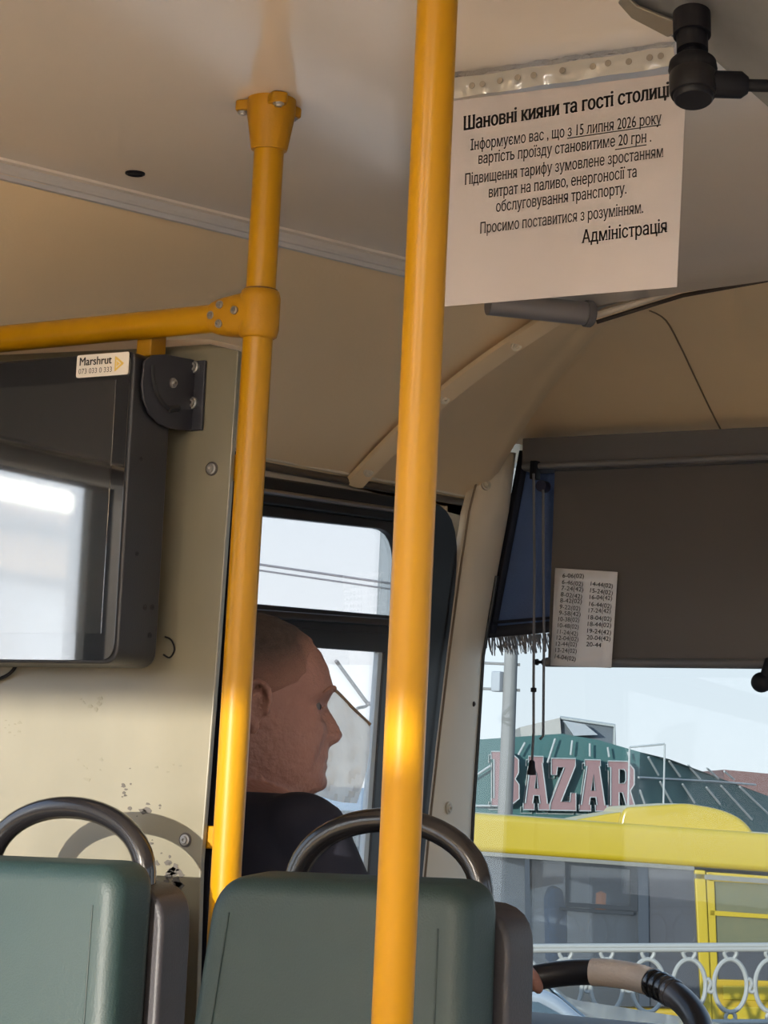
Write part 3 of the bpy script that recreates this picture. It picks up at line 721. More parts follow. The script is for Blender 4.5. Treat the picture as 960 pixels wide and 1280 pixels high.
for body, a, c, bold, hgt in lines:
    pa, pc = AY(a[0], a[1], YN-.0006), AY(c[0], c[1], YN-.0006); xd = (pc-pa); w_ = xd.length; xd.normalize(); yd = Y_.cross(xd)*-1
    yd = Vector((-xd.z, 0, xd.x)); b = MB(); 
    size = (.0215 if bold > .02 else .0195) if hgt == .022 else .0172
    put_text(b, body, size, pa, xd, yd, -Y_, bold=.006+bold*.7, xs=.8, serif=.03, width=w_)
    obj('text_line', b, INK if bold else INKG, no, smooth=False)
for (a, c) in (((709, 171), (826, 154)), ((769, 185), (808, 179))):
    pa, pc = AY(a[0], a[1]+2, YN-.0006), AY(c[0], c[1]+2, YN-.0006); b = MB(); b.tube([pa, pc], .0005, 6); obj('underline', b, INKG, no)
FILM = sheer('sleeve_film', (1, 1, 1), .96, rough=.08, gloss=.03, wrinkle=(9, .35))
sl = thing('plastic_sleeve', 'clear punched plastic sleeve around the printed notice', 'plastic sleeve', (NL_b+NR_b)/2+Vector((0, -.003, 0)))
TLs, TRs = AY(560, 97, YN-.003), AY(860, 57, YN-.003); TLs.x = NL_t.x-.003
b = MB(); rws = []
for i in range(9):
    u = i/8; rr = []
    for k in range(9):
        v = k/8; p = (TLs.lerp(TRs, u)).lerp(Vector((NL_b.x-.003, YN, NL_b.z-.002)).lerp(Vector((NR_b.x+.004, YN, NR_b.z-.002)), u), v)
        rr.append(Vector((p.x, YN-.003-.0012*math.sin(u*9+v*4), p.z)))
    rws.append(rr)
b.grid(rws); obj('film', b, FILM, sl)
STRIP = sheer('sleeve_strip', (1, 1, 1), .9, rough=.12, gloss=.3, diffuse=.8, dcol=(.80, .75, .64), wrinkle=(40, .9))
ua, ub, uc, ud = AY(562, 124, YN-.005), AY(845, 82, YN-.005), AY(842, 58, YN-.005), AY(562, 99, YN-.005); ua.x = ud.x = NL_t.x-.003
b = MB(); rws = []
for i in range(25):
    u = i/24; rws.append([ud.lerp(uc, u).lerp(ua.lerp(ub, u), v/4)+Vector((0, -.0015*math.sin(v*PI/4)*(1+.6*math.sin(u*31)), .0006*math.sin(u*23+v))) for v in range(5)])
b.grid(rws); obj('punch_strip', b, STRIP, sl)
CRK = sheer('sleeve_crumple', (1, 1, 1), .92, rough=.1, gloss=.45, diffuse=.30, dcol=(.8, .74, .62), wrinkle=(60, 1.0))
va, vb, vc, vd = AY(562, 99, YN-.004), AY(845, 58, YN-.004), AY(838, 43, YN+.02), AY(566, 84, YN+.02); va.x = vd.x = NL_t.x-.003
b = MB(); rws = []
for i in range(31):
    u = i/30; rws.append([vd.lerp(vc, u).lerp(va.lerp(vb, u), v/4)+Vector((0, .003*math.sin(u*47+v*2), .002*math.sin(u*37+v*3))) for v in range(5)])
b.grid(rws); obj('top_fold', b, CRK, sl)
HOLE = mat('punch_hole_shade', (.26, .225, .18), .7)
for px, py in ((590, 107), (603, 105), (625, 101), (647, 97), (667, 94), (703, 88), (741, 83), (760, 79), (786, 77), (812, 72), (826, 70)):
    c_ = AY(px, py, YN-.0090); b = MB(); b.lathe(c_, -Y_, [(0, .0036), (.0004, .0036), (.0004, 0)], 14); obj('punch_hole', b, HOLE, sl)

# ================================================================== silver plate, ball joint and rod at the top right
mc = D(868, 60, 2.2)
hz = mc.z
pd = thing('mount_plate', 'silver sheet metal housing under the ceiling at the top right corner', 'metal housing', D(900, 20, 2.24))
def Q(px, py, d=2.22): return D(px, py, d)
b = MB()
upv = Vector((0, .05, .06))
ringl = [[Q(775, 2), Q(792, 22), Q(838, 46), Q(888, 72), Q(960, 135), Q(1000, 150), Q(1000, 40, 2.1), Q(960, -20, 2.1), Q(780, -25, 2.15)]]
P1 = ringl[0]
b.prism(P1, Vector((0, .01, .012))); obj('plate', b, SILVER, pd, bevel=(.002, 2))
b = MB().prism([Q(775, 2, 2.21), Q(792, 22, 2.21), Q(838, 46, 2.21), Q(848, 38, 2.2), Q(850, 26, 2.19), Q(800, 6, 2.19), Q(782, -10, 2.19)], Vector((0, -.006, -.003))); obj('folded_lip', b, mat('lip_silver', (.25, .22, .18), .4, .4), pd, bevel=(.002, 2))  # folded lip in a warmer silver than the plate
bj = thing('ball_joint_rod', 'black ball joint with a thin rod hanging from the silver housing beside the notice', 'ball joint', D(868, 45, 2.15))
ax = (D(868, 135, 2.12)-D(866, 45, 2.15)).normalized(); o0 = D(865, 40, 2.14)
b = MB(); b.lathe(o0, ax, [(-.02, .0175), (.004, .0175), (.004, .0145), (.021, .0145), (.022, .0095), (.03, .0095)], 28); obj('stud', b, BLACKP, bj)
b = MB(); b.lathe(o0, ax, [(.028, .010), (.03, .0175), (.034, .0215), (.041, .0225), (.044, .0212), (.046, .0212)], 32); obj('rubber_boot', b, mat('boot_rubber', (.005, .005, .007), .6, spec=.25), bj)
b = MB(); b.lathe(o0, ax, [(.045, .0205), (.047, .0218), (.064, .0218), (.068, .0205), (.0685, .0185), (.0725, .0180), (.074, .0165), (.074, 0)], 32); obj('ball_housing', b, mat('joint_housing', (.008, .0078, .010), .42, spec=.3), bj)
h0 = o0+ax*.056; rdv = (D(960, 122, 2.12)-D(893, 120, 2.12)).normalized()
b = MB(); b.lathe(h0, rdv, [(.018, .0125), (.044, .0125), (.05, .008), (.05, .0058), (.32, .0058)], 20); obj('rod', b, BLACKP, bj)

# ================================================================== seats
def make_seat(name, label):
    ax0, ax1 = AY(292, 1092, 2.0).x, AY(618, 1100, 2.0).x
    zt = 1.166
    xc = -1.2425; tw, bw = .150, .190
    t = thing(name, label, 'bus seat', (xc, 2.05, 0), 'rear-facing green bus seats')
    yf = lambda z: 1.965-(1.166-z)*.10
    def outline(w_t, w_b, z1, z0, y, rt):
        P = [Vector((xc-w_t, y(z1), z1)), Vector((xc+w_t, y(z1), z1+.006)), Vector((xc+w_b, y(z0), z0)), Vector((xc-w_b, y(z0), z0))]
        return frame_round(P, [rt, rt*.8, .03, .03], 8)
    oc_ = outline(tw, bw, zt, .52, yf, .045)
    b = MB(); b.prism(oc_, (0, .075, .0075)); cu_ = obj('back_cushion', b, SEAT, t, bevel=(.024, 6), sharp=180)
    # welt seams set in from the cushion's sides
    for sx in (1, -1):
        wz = lambda z: tw+(bw-tw)*(1.166-z)/.646-.030
        b = MB(); b.tube([Vector((xc+sx*wz(1.13-.57*k/12), yf(1.13-.57*k/12)-.0004, 1.13-.57*k/12)) for k in range(13)], .0013, 8)
        obj('seam', b, mat('piping_green', (.011, .025, .0235), .6), t)
    ys = lambda z: 2.036-(1.166-z)*.10
    P = [Vector((xc-tw-.012, ys(1.13), 1.145)), Vector((xc+tw+.012, ys(1.13), 1.150)), Vector((xc+bw+.016, ys(.5), .5)), Vector((xc-bw-.016, ys(.5), .5))]
    b = MB(); b.prism(frame_round(P, [.04, .045, .03, .03], 6), (0, .055, .0055)); obj('back_shell', b, SHELL, t, bevel=(.006, 3))
    # grab handle
    yh = 2.06; pts = []
    for k in range(25):
        a = PI*k/24; pts.append(Vector((xc+.003-.112*math.cos(a), yh+.005*math.sin(a), 1.150+.080*math.sin(a)**.85)))
    b = MB(); b.tube([pts[0]-Z_*.05]+pts+[pts[-1]-Z_*.05], .0125, 16); obj('grab_handle', b, BLACKGLOSS, t, sharp=80)
    # bench part below the picture
    b = MB().box((xc, 1.73, .50), (.39, .44, .09)); obj('seat_cushion', b, SEAT, t, bevel=(.03, 5), sharp=180)
    b = MB().box((xc, 1.76, .43), (.36, .40, .05)); obj('seat_pan', b, SHELL, t, bevel=(.006, 2))
    b = MB().box((xc, 1.95, .45), (.34, .12, .12)); obj('hinge_block', b, SHELL, t, bevel=(.006, 2))
    for sx in (-.14, .14):
        b = MB(); b.tube([(xc+sx, 1.72, .42), (xc+sx, 1.72, .003)], .018, 14); obj('leg', b, BLACKP, t)
    return t
s1 = make_seat('bus_seat', 'dark green rear-facing bus seat in front of the driver, behind the near yellow pole')
def dup(root, off, label):
    r = root.copy(); COL.objects.link(r); r.location = root.location+Vector(off); r['label'] = label
    for ch in root.children:
        c = ch.copy(); COL.objects.link(c); c.parent = r
    return r
s2 = dup(s1, (-.427, .01, -.004), 'sunlit green rear-facing bus seat in front of the partition board, at the left edge')

# ================================================================== roller blind, curtain, timetable
YS = 3.86
rb_ = thing('roller_blind', 'wide dark grey roller blind pulled down over the windshield', 'blind', (-1.6, YS, 1.95))
xl_, xr_ = AY(690, 700, YS).x, -.9
zt_b = AY(800, 588, YS).z; zb_b = AY(820, 833, YS).z
b = MB().box(((xl_+xr_)/2, YS, (zt_b+zb_b)/2+.02), (xr_-xl_, .003, zt_b-zb_b+.03)); obj('fabric', b, BLIND, rb_, smooth=False)
xc0 = AY(662, 560, YS).x; zc1 = AY(800, 549, YS-.03).z+.012; zc0 = AY(800, 582, YS-.03).z
b = MB(); b.prism([(xc0, YS-.03, zc1), (xc0, YS-.03, zc0+.006), (xc0, YS-.022, zc0), (xc0, YS+.02, zc0), (xc0, YS+.02, zc1)], (xr_-xc0+.02, 0, 0)); obj('cassette', b, BLINDBAR, rb_, bevel=(.002, 2))
b = MB(); b.tube([(xc0+.005, YS-.034, zc0+.006), (xr_, YS-.034, zc0+.006)], .0055, 12); obj('lower_lip', b, mat('blind_lip', (.17, .165, .165), .3), rb_)
b = MB(); b.tube([(xl_-.004, YS, zb_b+.006), (xr_, YS, zb_b+.006)], .009, 12); obj('bottom_bar', b, BLINDBAR, rb_)
b = MB(); b.lathe((xl_-.006, YS, zb_b+.006), -X_, [(0, .006), (.006, .006), (.006, .003), (.016, .003), (.016, .006), (.02, .006), (.02, 0)], 14); obj('bar_peg', b, BLACKP, rb_)
p = AY(679, 608, YS-.035); b = MB(); b.lathe(p-Y_*.01, Y_, [(0, .011), (.02, .011), (.02, 0)], 18); obj('cord_guide', b, mat('guide_navy', (.012, .014, .04), .5), rb_)
p = AY(669, 588, YS-.035); b = MB(); b.box(p, (.014, .02, .035)); obj('end_bracket', b, BLACKP, rb_, bevel=(.002, 2))
CORD = mat('cord_grey', (.13, .13, .14), .6)
def cord(name, pts, label, bell):
    r = thing(name, label, 'blind cord', AY(*pts[0], YS-.052))
    b = MB(); b.tube([AY(px, py, YS-.052) for px, py in pts], .0026, 8); obj('line', b, CORD, r)
    return r
c1 = cord('blind_cord', [(667, 592), (668, 700), (667, 850), (667, 915), (665, 952)], 'long grey blind cord with a black bell-shaped weight at its end', 1)
p = AY(665, 950, YS-.052); b = MB(); b.lathe(p, -Z_, [(0, .003), (.003, .0055), (.014, .0065), (.022, .0085), (.027, .0085), (.028, 0)], 18); obj('weight', b, BLACKP, c1)
p = AY(667, 862, YS-.052); b = MB(); b.lathe(p+Z_*.004, -Z_, [(0, .003), (.001, .0055), (.008, .0055), (.009, .003)], 14); obj('stop_bead', b, BLACKP, c1)
c2 = cord('blind_cord', [(679, 612), (679, 700), (680, 800), (679, 920), (675, 924)], 'shorter grey blind cord beside the weighted one, touching the timetable', 0)
# pennant curtain
YC = YS+.052
ct = thing('pennant_curtain', 'navy blue pleated curtain with a dark border and grey fringe in the windshield corner', 'curtain', AY(650, 790, YC-.01))
L0, L1, R0, R1 = (650, 563), (607, 792), (698, 566), (695, 782)
rws = []
for i in range(25):
    v = i/24; rr = []
    for k in range(21):
        u = k/20; px = (L0[0]+(L1[0]-L0[0])*v)*(1-u)+(R0[0]+(R1[0]-R0[0])*v)*u; py = (L0[1]+(L1[1]-L0[1])*v)*(1-u)+(R0[1]+(R1[1]-R0[1])*v)*u
        fold = .005*math.sin((u*1.4+v*1.1)*9)*u*1.2
        rr.append(AY(px, py, YC-.016+fold))
    rws.append(rr)
b = MB().grid(rws); o = obj('cloth', b, NAVY, ct); sm = o.modifiers.new('thick', 'SOLIDIFY'); sm.thickness = .002
b = MB(); rws2 = []
for i in range(25):
    v = i/24; px = L0[0]+(L1[0]-L0[0])*v; py = L0[1]+(L1[1]-L0[1])*v
    rws2.append([AY(px-1, py, YC-.021), AY(px+6, py, YC-.026), AY(px+13, py, YC-.021)])
b.grid(rws2); o = obj('side_border', b, NAVYD, ct); sm = o.modifiers.new('thick', 'SOLIDIFY'); sm.thickness = .002
b = MB(); b.tube([AY(607+(692-607)*k/10, 779+(772-779)*k/10, YC-.023) for k in range(11)], .003, 8); obj('hem_seam', b, NAVYD, ct)
b = MB(); b.grid([[AY(605+(692-605)*k/10, 784+(776-784)*k/10, YC-.02), AY(607+(692-607)*k/10, 798+(790-798)*k/10, YC-.02)] for k in range(11)]); o = obj('lower_border', b, mat('border_grey', (.03, .03, .04), .8), ct); sm = o.modifiers.new('thick', 'SOLIDIFY'); sm.thickness = .003
b = MB()
for k in range(150):
    px = 608+84*random.random(); y0 = 797-6*(px-608)/84; ln = random.uniform(10, 24); dx = random.uniform(-1, 7)
    b.tube([AY(px, y0, YC-.02+random.uniform(-.004, .004)), AY(px+dx*.4, y0+ln*.5, YC-.02), AY(px+dx, y0+ln, YC-.02+random.uniform(-.004, .004))], .0009, 4)
fo_ = obj('fringe', b, FRINGE, ct); fo_['kind'] = 'stuff'
# handwritten timetable
YT = YS-.012
tt = thing('timetable_sheet', 'creased white sheet with two handwritten columns of times clipped to the blind', 'paper sheet', AY(730, 835, YT))
pq = [(695, 710), (730, 713), (772, 716), (770, 775), (764, 836), (725, 834), (688, 830), (693, 765)]
b = MB(); rws = []
for i in range(9):
    v = i/8; rws.append([AY(694+(688-694)*v+(78)*u/6-(v*2)*u/6, 710+(832-710)*v+(5*(1-v)+3*v)*u/6, YT-.004*math.sin(v*PI*2+u*.5)-.003*math.sin(PI*u/6)) for u in range(7)])
b.grid(rws); o = obj('sheet', b, PAPER2, tt); sm = o.modifiers.new('thick', 'SOLIDIFY'); sm.thickness = .0008
col1 = ['6-06(02)', '6-46(02)', '7-24(42)', '8-02(42)', '8-42(02)', '9-22(02)', '9-58(42)', '10-38(02)', '10-48(02)', '11-24(42)', '12-04(02)', '12-44(02)', '13-24(02)', '14-04(02)']
col2 = ['14-44(02)', '15-24(02)', '16-04(42)', '16-44(02)', '17-24(42)', '18-04(02)', '18-44(02)', '19-24(42)', '20-04(42)', '20-44']
xd0 = (AY(760, 715, YT)-AY(700, 711, YT)).normalized()
def handwrite(txt, px, py, w):
    ang = random.uniform(-.05, .05); xd = Matrix.Rotation(ang, 3, 'Y')@xd0; yd = Vector((-xd.z, 0, xd.x))
    b = MB(); put_text(b, txt, .0115, AY(px, py, YT-.0078), xd, yd, -Y_, bold=.004, width=w*random.uniform(.94, 1.04)); obj('handwritten_time', b, INKG, tt, smooth=False)
pxm = (AY(760, 750, YT)-AY(700, 750, YT)).length/60
for i, s_ in enumerate(col1): handwrite(s_, 703-i*.75, 722+i*7.75, 27*pxm)
for i, s_ in enumerate(col2): handwrite(s_, 738-i*.6, 732+i*8.4, (29 if i < 9 else 18)*pxm)
# dark knob under the blind at the right edge (interior mirror end)
p = AY(952, 850, YS-.06)
kb = thing('mirror_mount', 'dark rounded end of a mirror arm under the blind at the right edge', 'mirror arm', p)
b = MB(); b.ell(p+Vector((.0, 0, -.004)), (.019, .016, .018)); obj('knob', b, BLACKP, kb)
b = MB(); b.tube([p+Vector((.006, 0, .0)), p+Vector((.012, .004, .03)), p+Vector((.06, .02, .05))], .011, 14); obj('arm', b, BLACKP, kb)
# translucent sheet by the driver's window
PLS = sheer('milky_plastic', (1, .98, .94), .85, rough=.2, gloss=.10, diffuse=.72, dcol=(.80, .74, .64), wrinkle=(22, 1.0))
ps_ = thing('plastic_sheet', 'crumpled milky plastic sheet stuck across the lower side window beside the driver', 'plastic sheet', AX(430, 1000, XL+.03))
top_e = [(360, 838), (395, 852), (418, 862), (440, 884), (463, 906)]; bot_e = [(360, 1000), (395, 995), (415, 1000), (430, 1003), (446, 1004)]
b = MB(); rws = []
Tq, Bq = resample([Vector((x, y, 0)) for x, y in top_e], 5), resample([Vector((x, y, 0)) for x, y in bot_e], 5)
for i, (p, q) in enumerate(zip(Tq, Bq)):
    rr = []
    for k in range(16):
        c_ = p.lerp(q, k/15); bulge = 5*math.sin(PI*k/15)*(i/20)
        rr.append(AX(c_.x+bulge, c_.y, XL+.04+.006*math.sin(i*1.1+k*.7)*math.sin(k*.9+i*.3)))
    rws.append(rr)
b.grid(rws); obj('film', b, PLS, ps_)
b = MB(); b.tube([r[0] for r in rws], .0028, 8); obj('taped_edge', b, mat('brown_tape', (.35, .22, .13), .5), ps_)

# ================================================================== steering wheel
WC = Vector((-1.61, 3.16, .872)); WR = .235; WT = math.radians(32)
wu, wv = X_.copy(), Vector((0, math.cos(WT), math.sin(WT))); wnrm = wu.cross(wv)
sw_ = thing('steering_wheel', 'large black and beige bus steering wheel in front of the driver', 'steering wheel', WC-wnrm*.2)
def wp(a, r=WR): return WC+(wu*math.cos(a)+wv*math.sin(a))*r
b = MB(); N = 72; pts = [wp(2*PI*k/N) for k in range(N)]; b.tube(pts, .0205, 18, closed=True); obj('rim', b, mat('wheel_vinyl', (.013, .012, .014), .35, coat=.2), sw_)
a0, a1 = math.radians(70), math.radians(96)
b = MB(); b.tube([wp(a0+(a1-a0)*k/12) for k in range(13)], .0218, 18); obj('sunlit_cover', b, mat('sunlit_beige_vinyl', (.50, .42, .35), .5, bump=(200, .2)), sw_, label='beige section of the rim with the sun patch in its colour')  # beige rim section, the patch of sun put into its colour
b = MB()
for k in range(4):
    a = math.radians(68-k*3.5); b.tube([wp(a-.02), wp(a), wp(a+.02)], [.0216, .0232, .0216], 18)
obj('wrapped_tape', b, BLACKGLOSS, sw_)
b = MB(); b.lathe(WC-wnrm*.05, wnrm, [(-.02, .05), (.03, .06), (.045, .055), (.05, 0)], 28); obj('hub', b, BLACKP, sw_)
for k in range(3):
    a = math.radians(-90+120*k); b = MB(); b.tube([WC-wnrm*.03+(wu*math.cos(a)+wv*math.sin(a))*.045, wp(a, WR*.6)-wnrm*.02, wp(a)], .012, 12); obj('spoke', b, BLACKP, sw_)
b = MB(); b.tube([WC-wnrm*.06, WC+Vector((0, .14, -.3)), Vector((WC.x, WC.y+.16, .212))], .03, 18); obj('column', b, BLACKP, sw_)

# ================================================================== driver
EAR = D(328, 883, 3.02)
hf = Vector((.726, .688, 0)).normalized(); hr_ = Vector((hf.y, -hf.x, 0))
HC = EAR-hr_*.076
def hp(r, f_, z): return HC+hr_*r+hf*f_+Z_*z
dr = thing('person', 'driver with cropped hair in a dark navy top, seated, looking right', 'person', Vector((HC.x, HC.y, .58)))
secs = [(-.150, .030, -.085, .060), (-.128, .052, -.088, .0605), (-.113, .082, -.088, .060), (-.102, .100, -.087, .056), (-.088, .103, -.086, .061), (-.070, .100, -.086, .066), (-.052, .102, -.088, .069),
        (-.036, .100, -.091, .071), (-.015, .098, -.095, .074), (.008, .094, -.099, .0755), (.022, .102, -.101, .076), (.034, .105, -.102, .0765), (.055, .099, -.103, .0765), (.075, .089, -.099, .075), (.094, .072, -.088, .068),
        (.110, .050, -.070, .055), (.121, .026, -.046, .037), (.127, .006, -.020, .015)]
def lerp_sec(z):
    for a, c in zip(secs, secs[1:]):
        if a[0] <= z <= c[0]:
            t = (z-a[0])/(c[0]-a[0]); t = t*t*(3-2*t)*.5+t*.5
            return [a[i]*(1-t)+c[i]*t for i in (1, 2, 3)]
def g(d, s): return math.exp(-(d/s)**2)
NK = 72
def head_ring(z, grow=0.0):
    yf, yb_, w = lerp_sec(z); c = (yf+yb_)/2 - .012; ring = []
    for k in range(NK):
        a = 2*PI*k/NK          # 0 = straight ahead
        ca, sa = math.cos(a), math.sin(a)
        e_ = .86 if ca > 0 else .95
        x = (w+grow)*math.copysign(abs(sa)**e_, sa)
        y = c+((yf-c) if ca > 0 else (c-yb_))*math.copysign(abs(ca)**e_, ca)+grow*ca
        if ca > .2 and grow == 0:
            if z < .036:
                nz = [(-.060, 0), (-.046, .004), (-.040, .018), (-.030, .0255), (-.020, .0215), (-.004, .0125), (.010, .006), (.024, .001), (.036, 0)]
                for (z0, n0), (z1, n1) in zip(nz, nz[1:]):
                    if z0 <= z <= z1: y += (n0+(n1-n0)*(z-z0)/(z1-z0))*g(x, .0125 if z > -.028 else .0165)
            for sx in (-1, 1):
                y -= .011*g(x-sx*.032, .016)*g(z-.006, .011)         # eye sockets
                y += .0075*g(x-sx*.032, .0115)*g(z-.005, .0075)      # lids over the eyeballs
                y += .005*g(x-sx*.030, .020)*g(z-.026, .007)         # brow ridge
                y += .004*g(x-sx*.045, .018)*g(z+.026, .016)         # cheekbone
                y -= .0055*g(x-sx*(.030+.012*max(0, -z-.04)/.04), .006)*g(z+.052, .020); y -= .003*g(x-sx*.034, .016)*g(z+.011, .004)         # nasolabial fold
            y += .0045*g(x, .024)*g(z+.062, .0045)+.0045*g(x, .022)*g(z+.073, .005)-.004*g(x, .024)*g(z+.0675, .0025)
            y -= .003*g(x, .03)*g(z+.084, .005)
            y += .004*g(x, .018)*g(z+.097, .010)
        ring.append(hp(x, y, z))
    return ring
zs = [-.150+.277*k/110 for k in range(111)]; zs = [min(z, .1269) for z in zs]
body = MB(); body.loft([head_ring(z) for z in zs])
# ears: bowl, helix rim and lobe
for sx in (1, -1):
    ec = hp(sx*.076, -.004, .0)
    Rm = Matrix((hf, hr_*sx, Z_)).transposed()@Matrix.Rotation(math.radians(22), 3, 'Z')@Matrix.Rotation(math.radians(8), 3, 'Y')
    def ep(f_, o_, z): return ec+Rm@Vector((f_, o_, z))
    body.ell(ep(-.004, .003, 0), (.014, .007, .026), Rm)
    hx = [(.010, .004, -.004), (.013, .007, .010), (.009, .011, .024), (-.003, .014, .031), (-.016, .016, .026), (-.021, .017, .012), (-.019, .016, -.004), (-.012, .013, -.017), (-.005, .010, -.024)]
    body.tube(resample([ep(*q) for q in hx], 3), .0048, 10)
    body.tube(resample([ep(*q) for q in ((-.004, .009, .018), (-.011, .011, .008), (-.010, .010, -.006), (-.002, .008, -.014))], 3), .0042, 10)
    body.ell(ep(-.001, .008, -.028), (.009, .006, .010), Rm)
    body.ell(ep(.012, .004, -.004), (.005, .005, .008), Rm)
# trunk frame
tf = Vector((.22, .975, 0)).normalized(); tr_ = Vector((tf.y, -tf.x, 0))
TC = HC+Vector((-.01, -.035, 0))
def tp(r, f_, z): return Vector((TC.x, TC.y, 0))+tr_*r+tf*f_+Z_*z
zsh_ = HC.z-.107
tsec = [(zsh_+.012, .062, .060, .01), (zsh_-.004, .098, .072, .008), (zsh_-.022, .150, .090, .004), (zsh_-.055, .172, .104, 0), (zsh_-.13, .178, .118, 0), (zsh_-.28, .165, .122, .0), (zsh_-.42, .162, .122, .0), (zsh_-.55, .172, .130, .0), (zsh_-.66, .172, .128, .0)]
def trunk(mb, grow, secs_):
    rings = []
    for z, rx, ry, off in secs_:
        rings.append([tp((rx+grow)*math.copysign(abs(math.cos(a))**.8, math.cos(a)), off+(ry+grow)*math.sin(a), z) for a in [2*PI*k/48 for k in range(48)]])
    mb.loft(rings)
body.tube([hp(0, -.012, -.10), hp(0, -.03, -.17), tp(0, 0, zsh_-.10)], [.057, .060, .075], 24)
trunk(body, -.012, tsec)
# hands on the wheel
def rim_a(px):
    best = None
    for k in range(60, 170):
        a = math.radians(k); p = wp(a)-CAM; u = 480+F*p.dot(RT)/p.dot(FW)
        if best is None or abs(u-px) < best[0]: best = (abs(u-px), a)
    return best[1]
aL = rim_a(624); aR = math.radians(-38)
def hand(a, sx, wrist):
    p = wp(a); t = (wu*-math.sin(a)+wv*math.cos(a)); outw = (wu*math.cos(a)+wv*math.sin(a))
    n0 = (wrnm := wnrm)
    pd_ = (outw*.35+wnrm*.94).normalized()       # palm lies on the driver's side of the rim
    q_ = t.cross(pd_).normalized()
    if q_.dot(outw) < 0: q_ = -q_
    # palm
    Rm = Matrix((t, q_, pd_)).transposed()
    body.ell(p+pd_*.030-q_*.014, (.042, .040, .015), Rm)
    body.tube([wrist, wrist.lerp(p+pd_*.034-q_*.03, .6), p+pd_*.032-q_*.022], [.026, .027, .030], 16)
    for i, (ln, r_) in enumerate(((1.0, .0092), (1.1, .0094), (1.03, .009), (.85, .0078))):
        off = t*((i-1.5)*.0205)
        pts = [p+off+pd_*.030-q_*.012]
        for k in range(9):
            an = math.radians(-5+190*ln*k/8); rr = .0185+.0095
            pts.append(p+off+(pd_*math.cos(an)+q_*math.sin(an))*rr)
        body.tube(pts, [r_*1.05]*4+[r_]*3+[r_*.9, r_*.85, r_*.6], 12)
    side = -t*sx if True else t
    th = [p+pd_*.030-q_*.022+side*.028, p+pd_*.018-q_*.034+side*.044, p-q_*.030+side*.052-pd_*.004, p-pd_*.022-q_*.018+side*.055]
    body.tube(resample(th, 3), [.0125, .0122, .012, .0115, .011, .011, .0105, .010, .009, .007], 12)
wl = wp(aL)+wnrm*.055-Y_*.085-Z_*.0; wr_ = wp(aR)+wnrm*.05-Y_*.08
hand(aL, 1, wl); hand(aR, -1, wr_)
shL, shR = tp(-.142, .0, zsh_-.055), tp(.138, .0, zsh_-.052)
elL, elR = tp(-.235, .16, zsh_-.30), tp(.20, .13, zsh_-.31)
def arm(mb, s0, e0, w0, g_): mb.tube(resample([s0-(e0-s0)*.02, s0.lerp(e0, .35), e0, e0.lerp(w0, .5), w0], 5), [(.058-.016*(k/20) if k < 10 else .050-.022*((k-10)/10))+g_ for k in range(21)], 20)
arm(body, shL, elL, wl, -.010); arm(body, shR, elR, wr_, -.010)
bo = remesh('body', body, SKIN, .0034, dr, 3)
shirt = MB(); trunk(shirt, .004, tsec[1:]); arm(shirt, shL, elL, wl.lerp(elL, .12), .004); arm(shirt, shR, elR, wr_.lerp(elR, .12), .004)
shirt.ell(shL, (.064, .062, .055)); shirt.ell(shR+Vector((0, 0, .0)), (.062, .062, .052))
# collar standing round the neck
cr_ = []
for z, r_ in ((.040, .066), (.02, .074), (-.01, .088), (-.03, .10)):
    cr_.append([hp(0, -.03, -.118)+Vector((0, 0, z-.042))+hr_*(r_*math.cos(a))+hf*(r_*1.1*math.sin(a)) for a in [2*PI*k/40 for k in range(40)]])
shirt.loft(cr_)
remesh('shirt', shirt, SHIRT, .007, dr, 5)
# hair: cropped cap over the scalp
hb = MB(); 
def hairline(a):
    a = abs((a+PI) % (2*PI)-PI)*180/PI
    pts_ = [(0, .092), (25, .088), (45, .074), (58, .045), (75, .022), (92, .016), (100, .026), (108, .0), (125, -.04), (180, -.055)]
    for (a0_, z0), (a1_, z1) in zip(pts_, pts_[1:]):
        if a0_ <= a <= a1_: return z0+(z1-z0)*(a-a0_)/(a1_-a0_)
def head_pt(k, z, grow):
    return head_ring(z, grow)[k]
NT = 26; ztop = .1266; grid_ = []
for k in range(NK+1):
    a = 2*PI*(k % NK)/NK; hl = hairline(a)+.0025*math.sin(k*2.7)+.0015*math.sin(k*5.1); col_ = []
    for t in range(NT+1):
        u = t/NT; z = hl+(ztop-hl)*(1-(1-u)**1.6)
        q = head_pt(k % NK, z, .0001); base_ = q; q2 = head_pt(k % NK, z, .0026)
        col_.append(base_.lerp(q2, min(1, .05+u*7)))
    grid_.append(col_)
hb.grid(grid_)
ho = obj('hair', hb, HAIR, dr, sharp=180)
at = ho.data.attributes.new('length', 'FLOAT', 'POINT')
for i in range(len(ho.data.vertices)): at.data[i].value = min(1, (i % (NT+1))/NT*2.6)
ht = HAIR.node_tree; hb_ = ht.nodes['Principled BSDF']; an = ht.nodes.new('ShaderNodeAttribute'); an.attribute_name = 'length'
hn = ht.nodes.new('ShaderNodeTexNoise'); hn.inputs['Scale'].default_value = 260; ha = ht.nodes.new('ShaderNodeMath'); ha.operation = 'MULTIPLY_ADD'; ha.inputs[1].default_value = .9; ha.inputs[2].default_value = -.45
ht.links.new(hn.outputs['Fac'], ha.inputs[0]); hs = ht.nodes.new('ShaderNodeMath'); hs.operation = 'ADD'; hs.use_clamp = True
ht.links.new(ha.outputs[0], hs.inputs[0]); ht.links.new(an.outputs['Fac'], hs.inputs[1])
hm = ht.nodes.new('ShaderNodeMix'); hm.data_type = 'RGBA'; hm.inputs[6].default_value = (.36, .178, .128, 1)
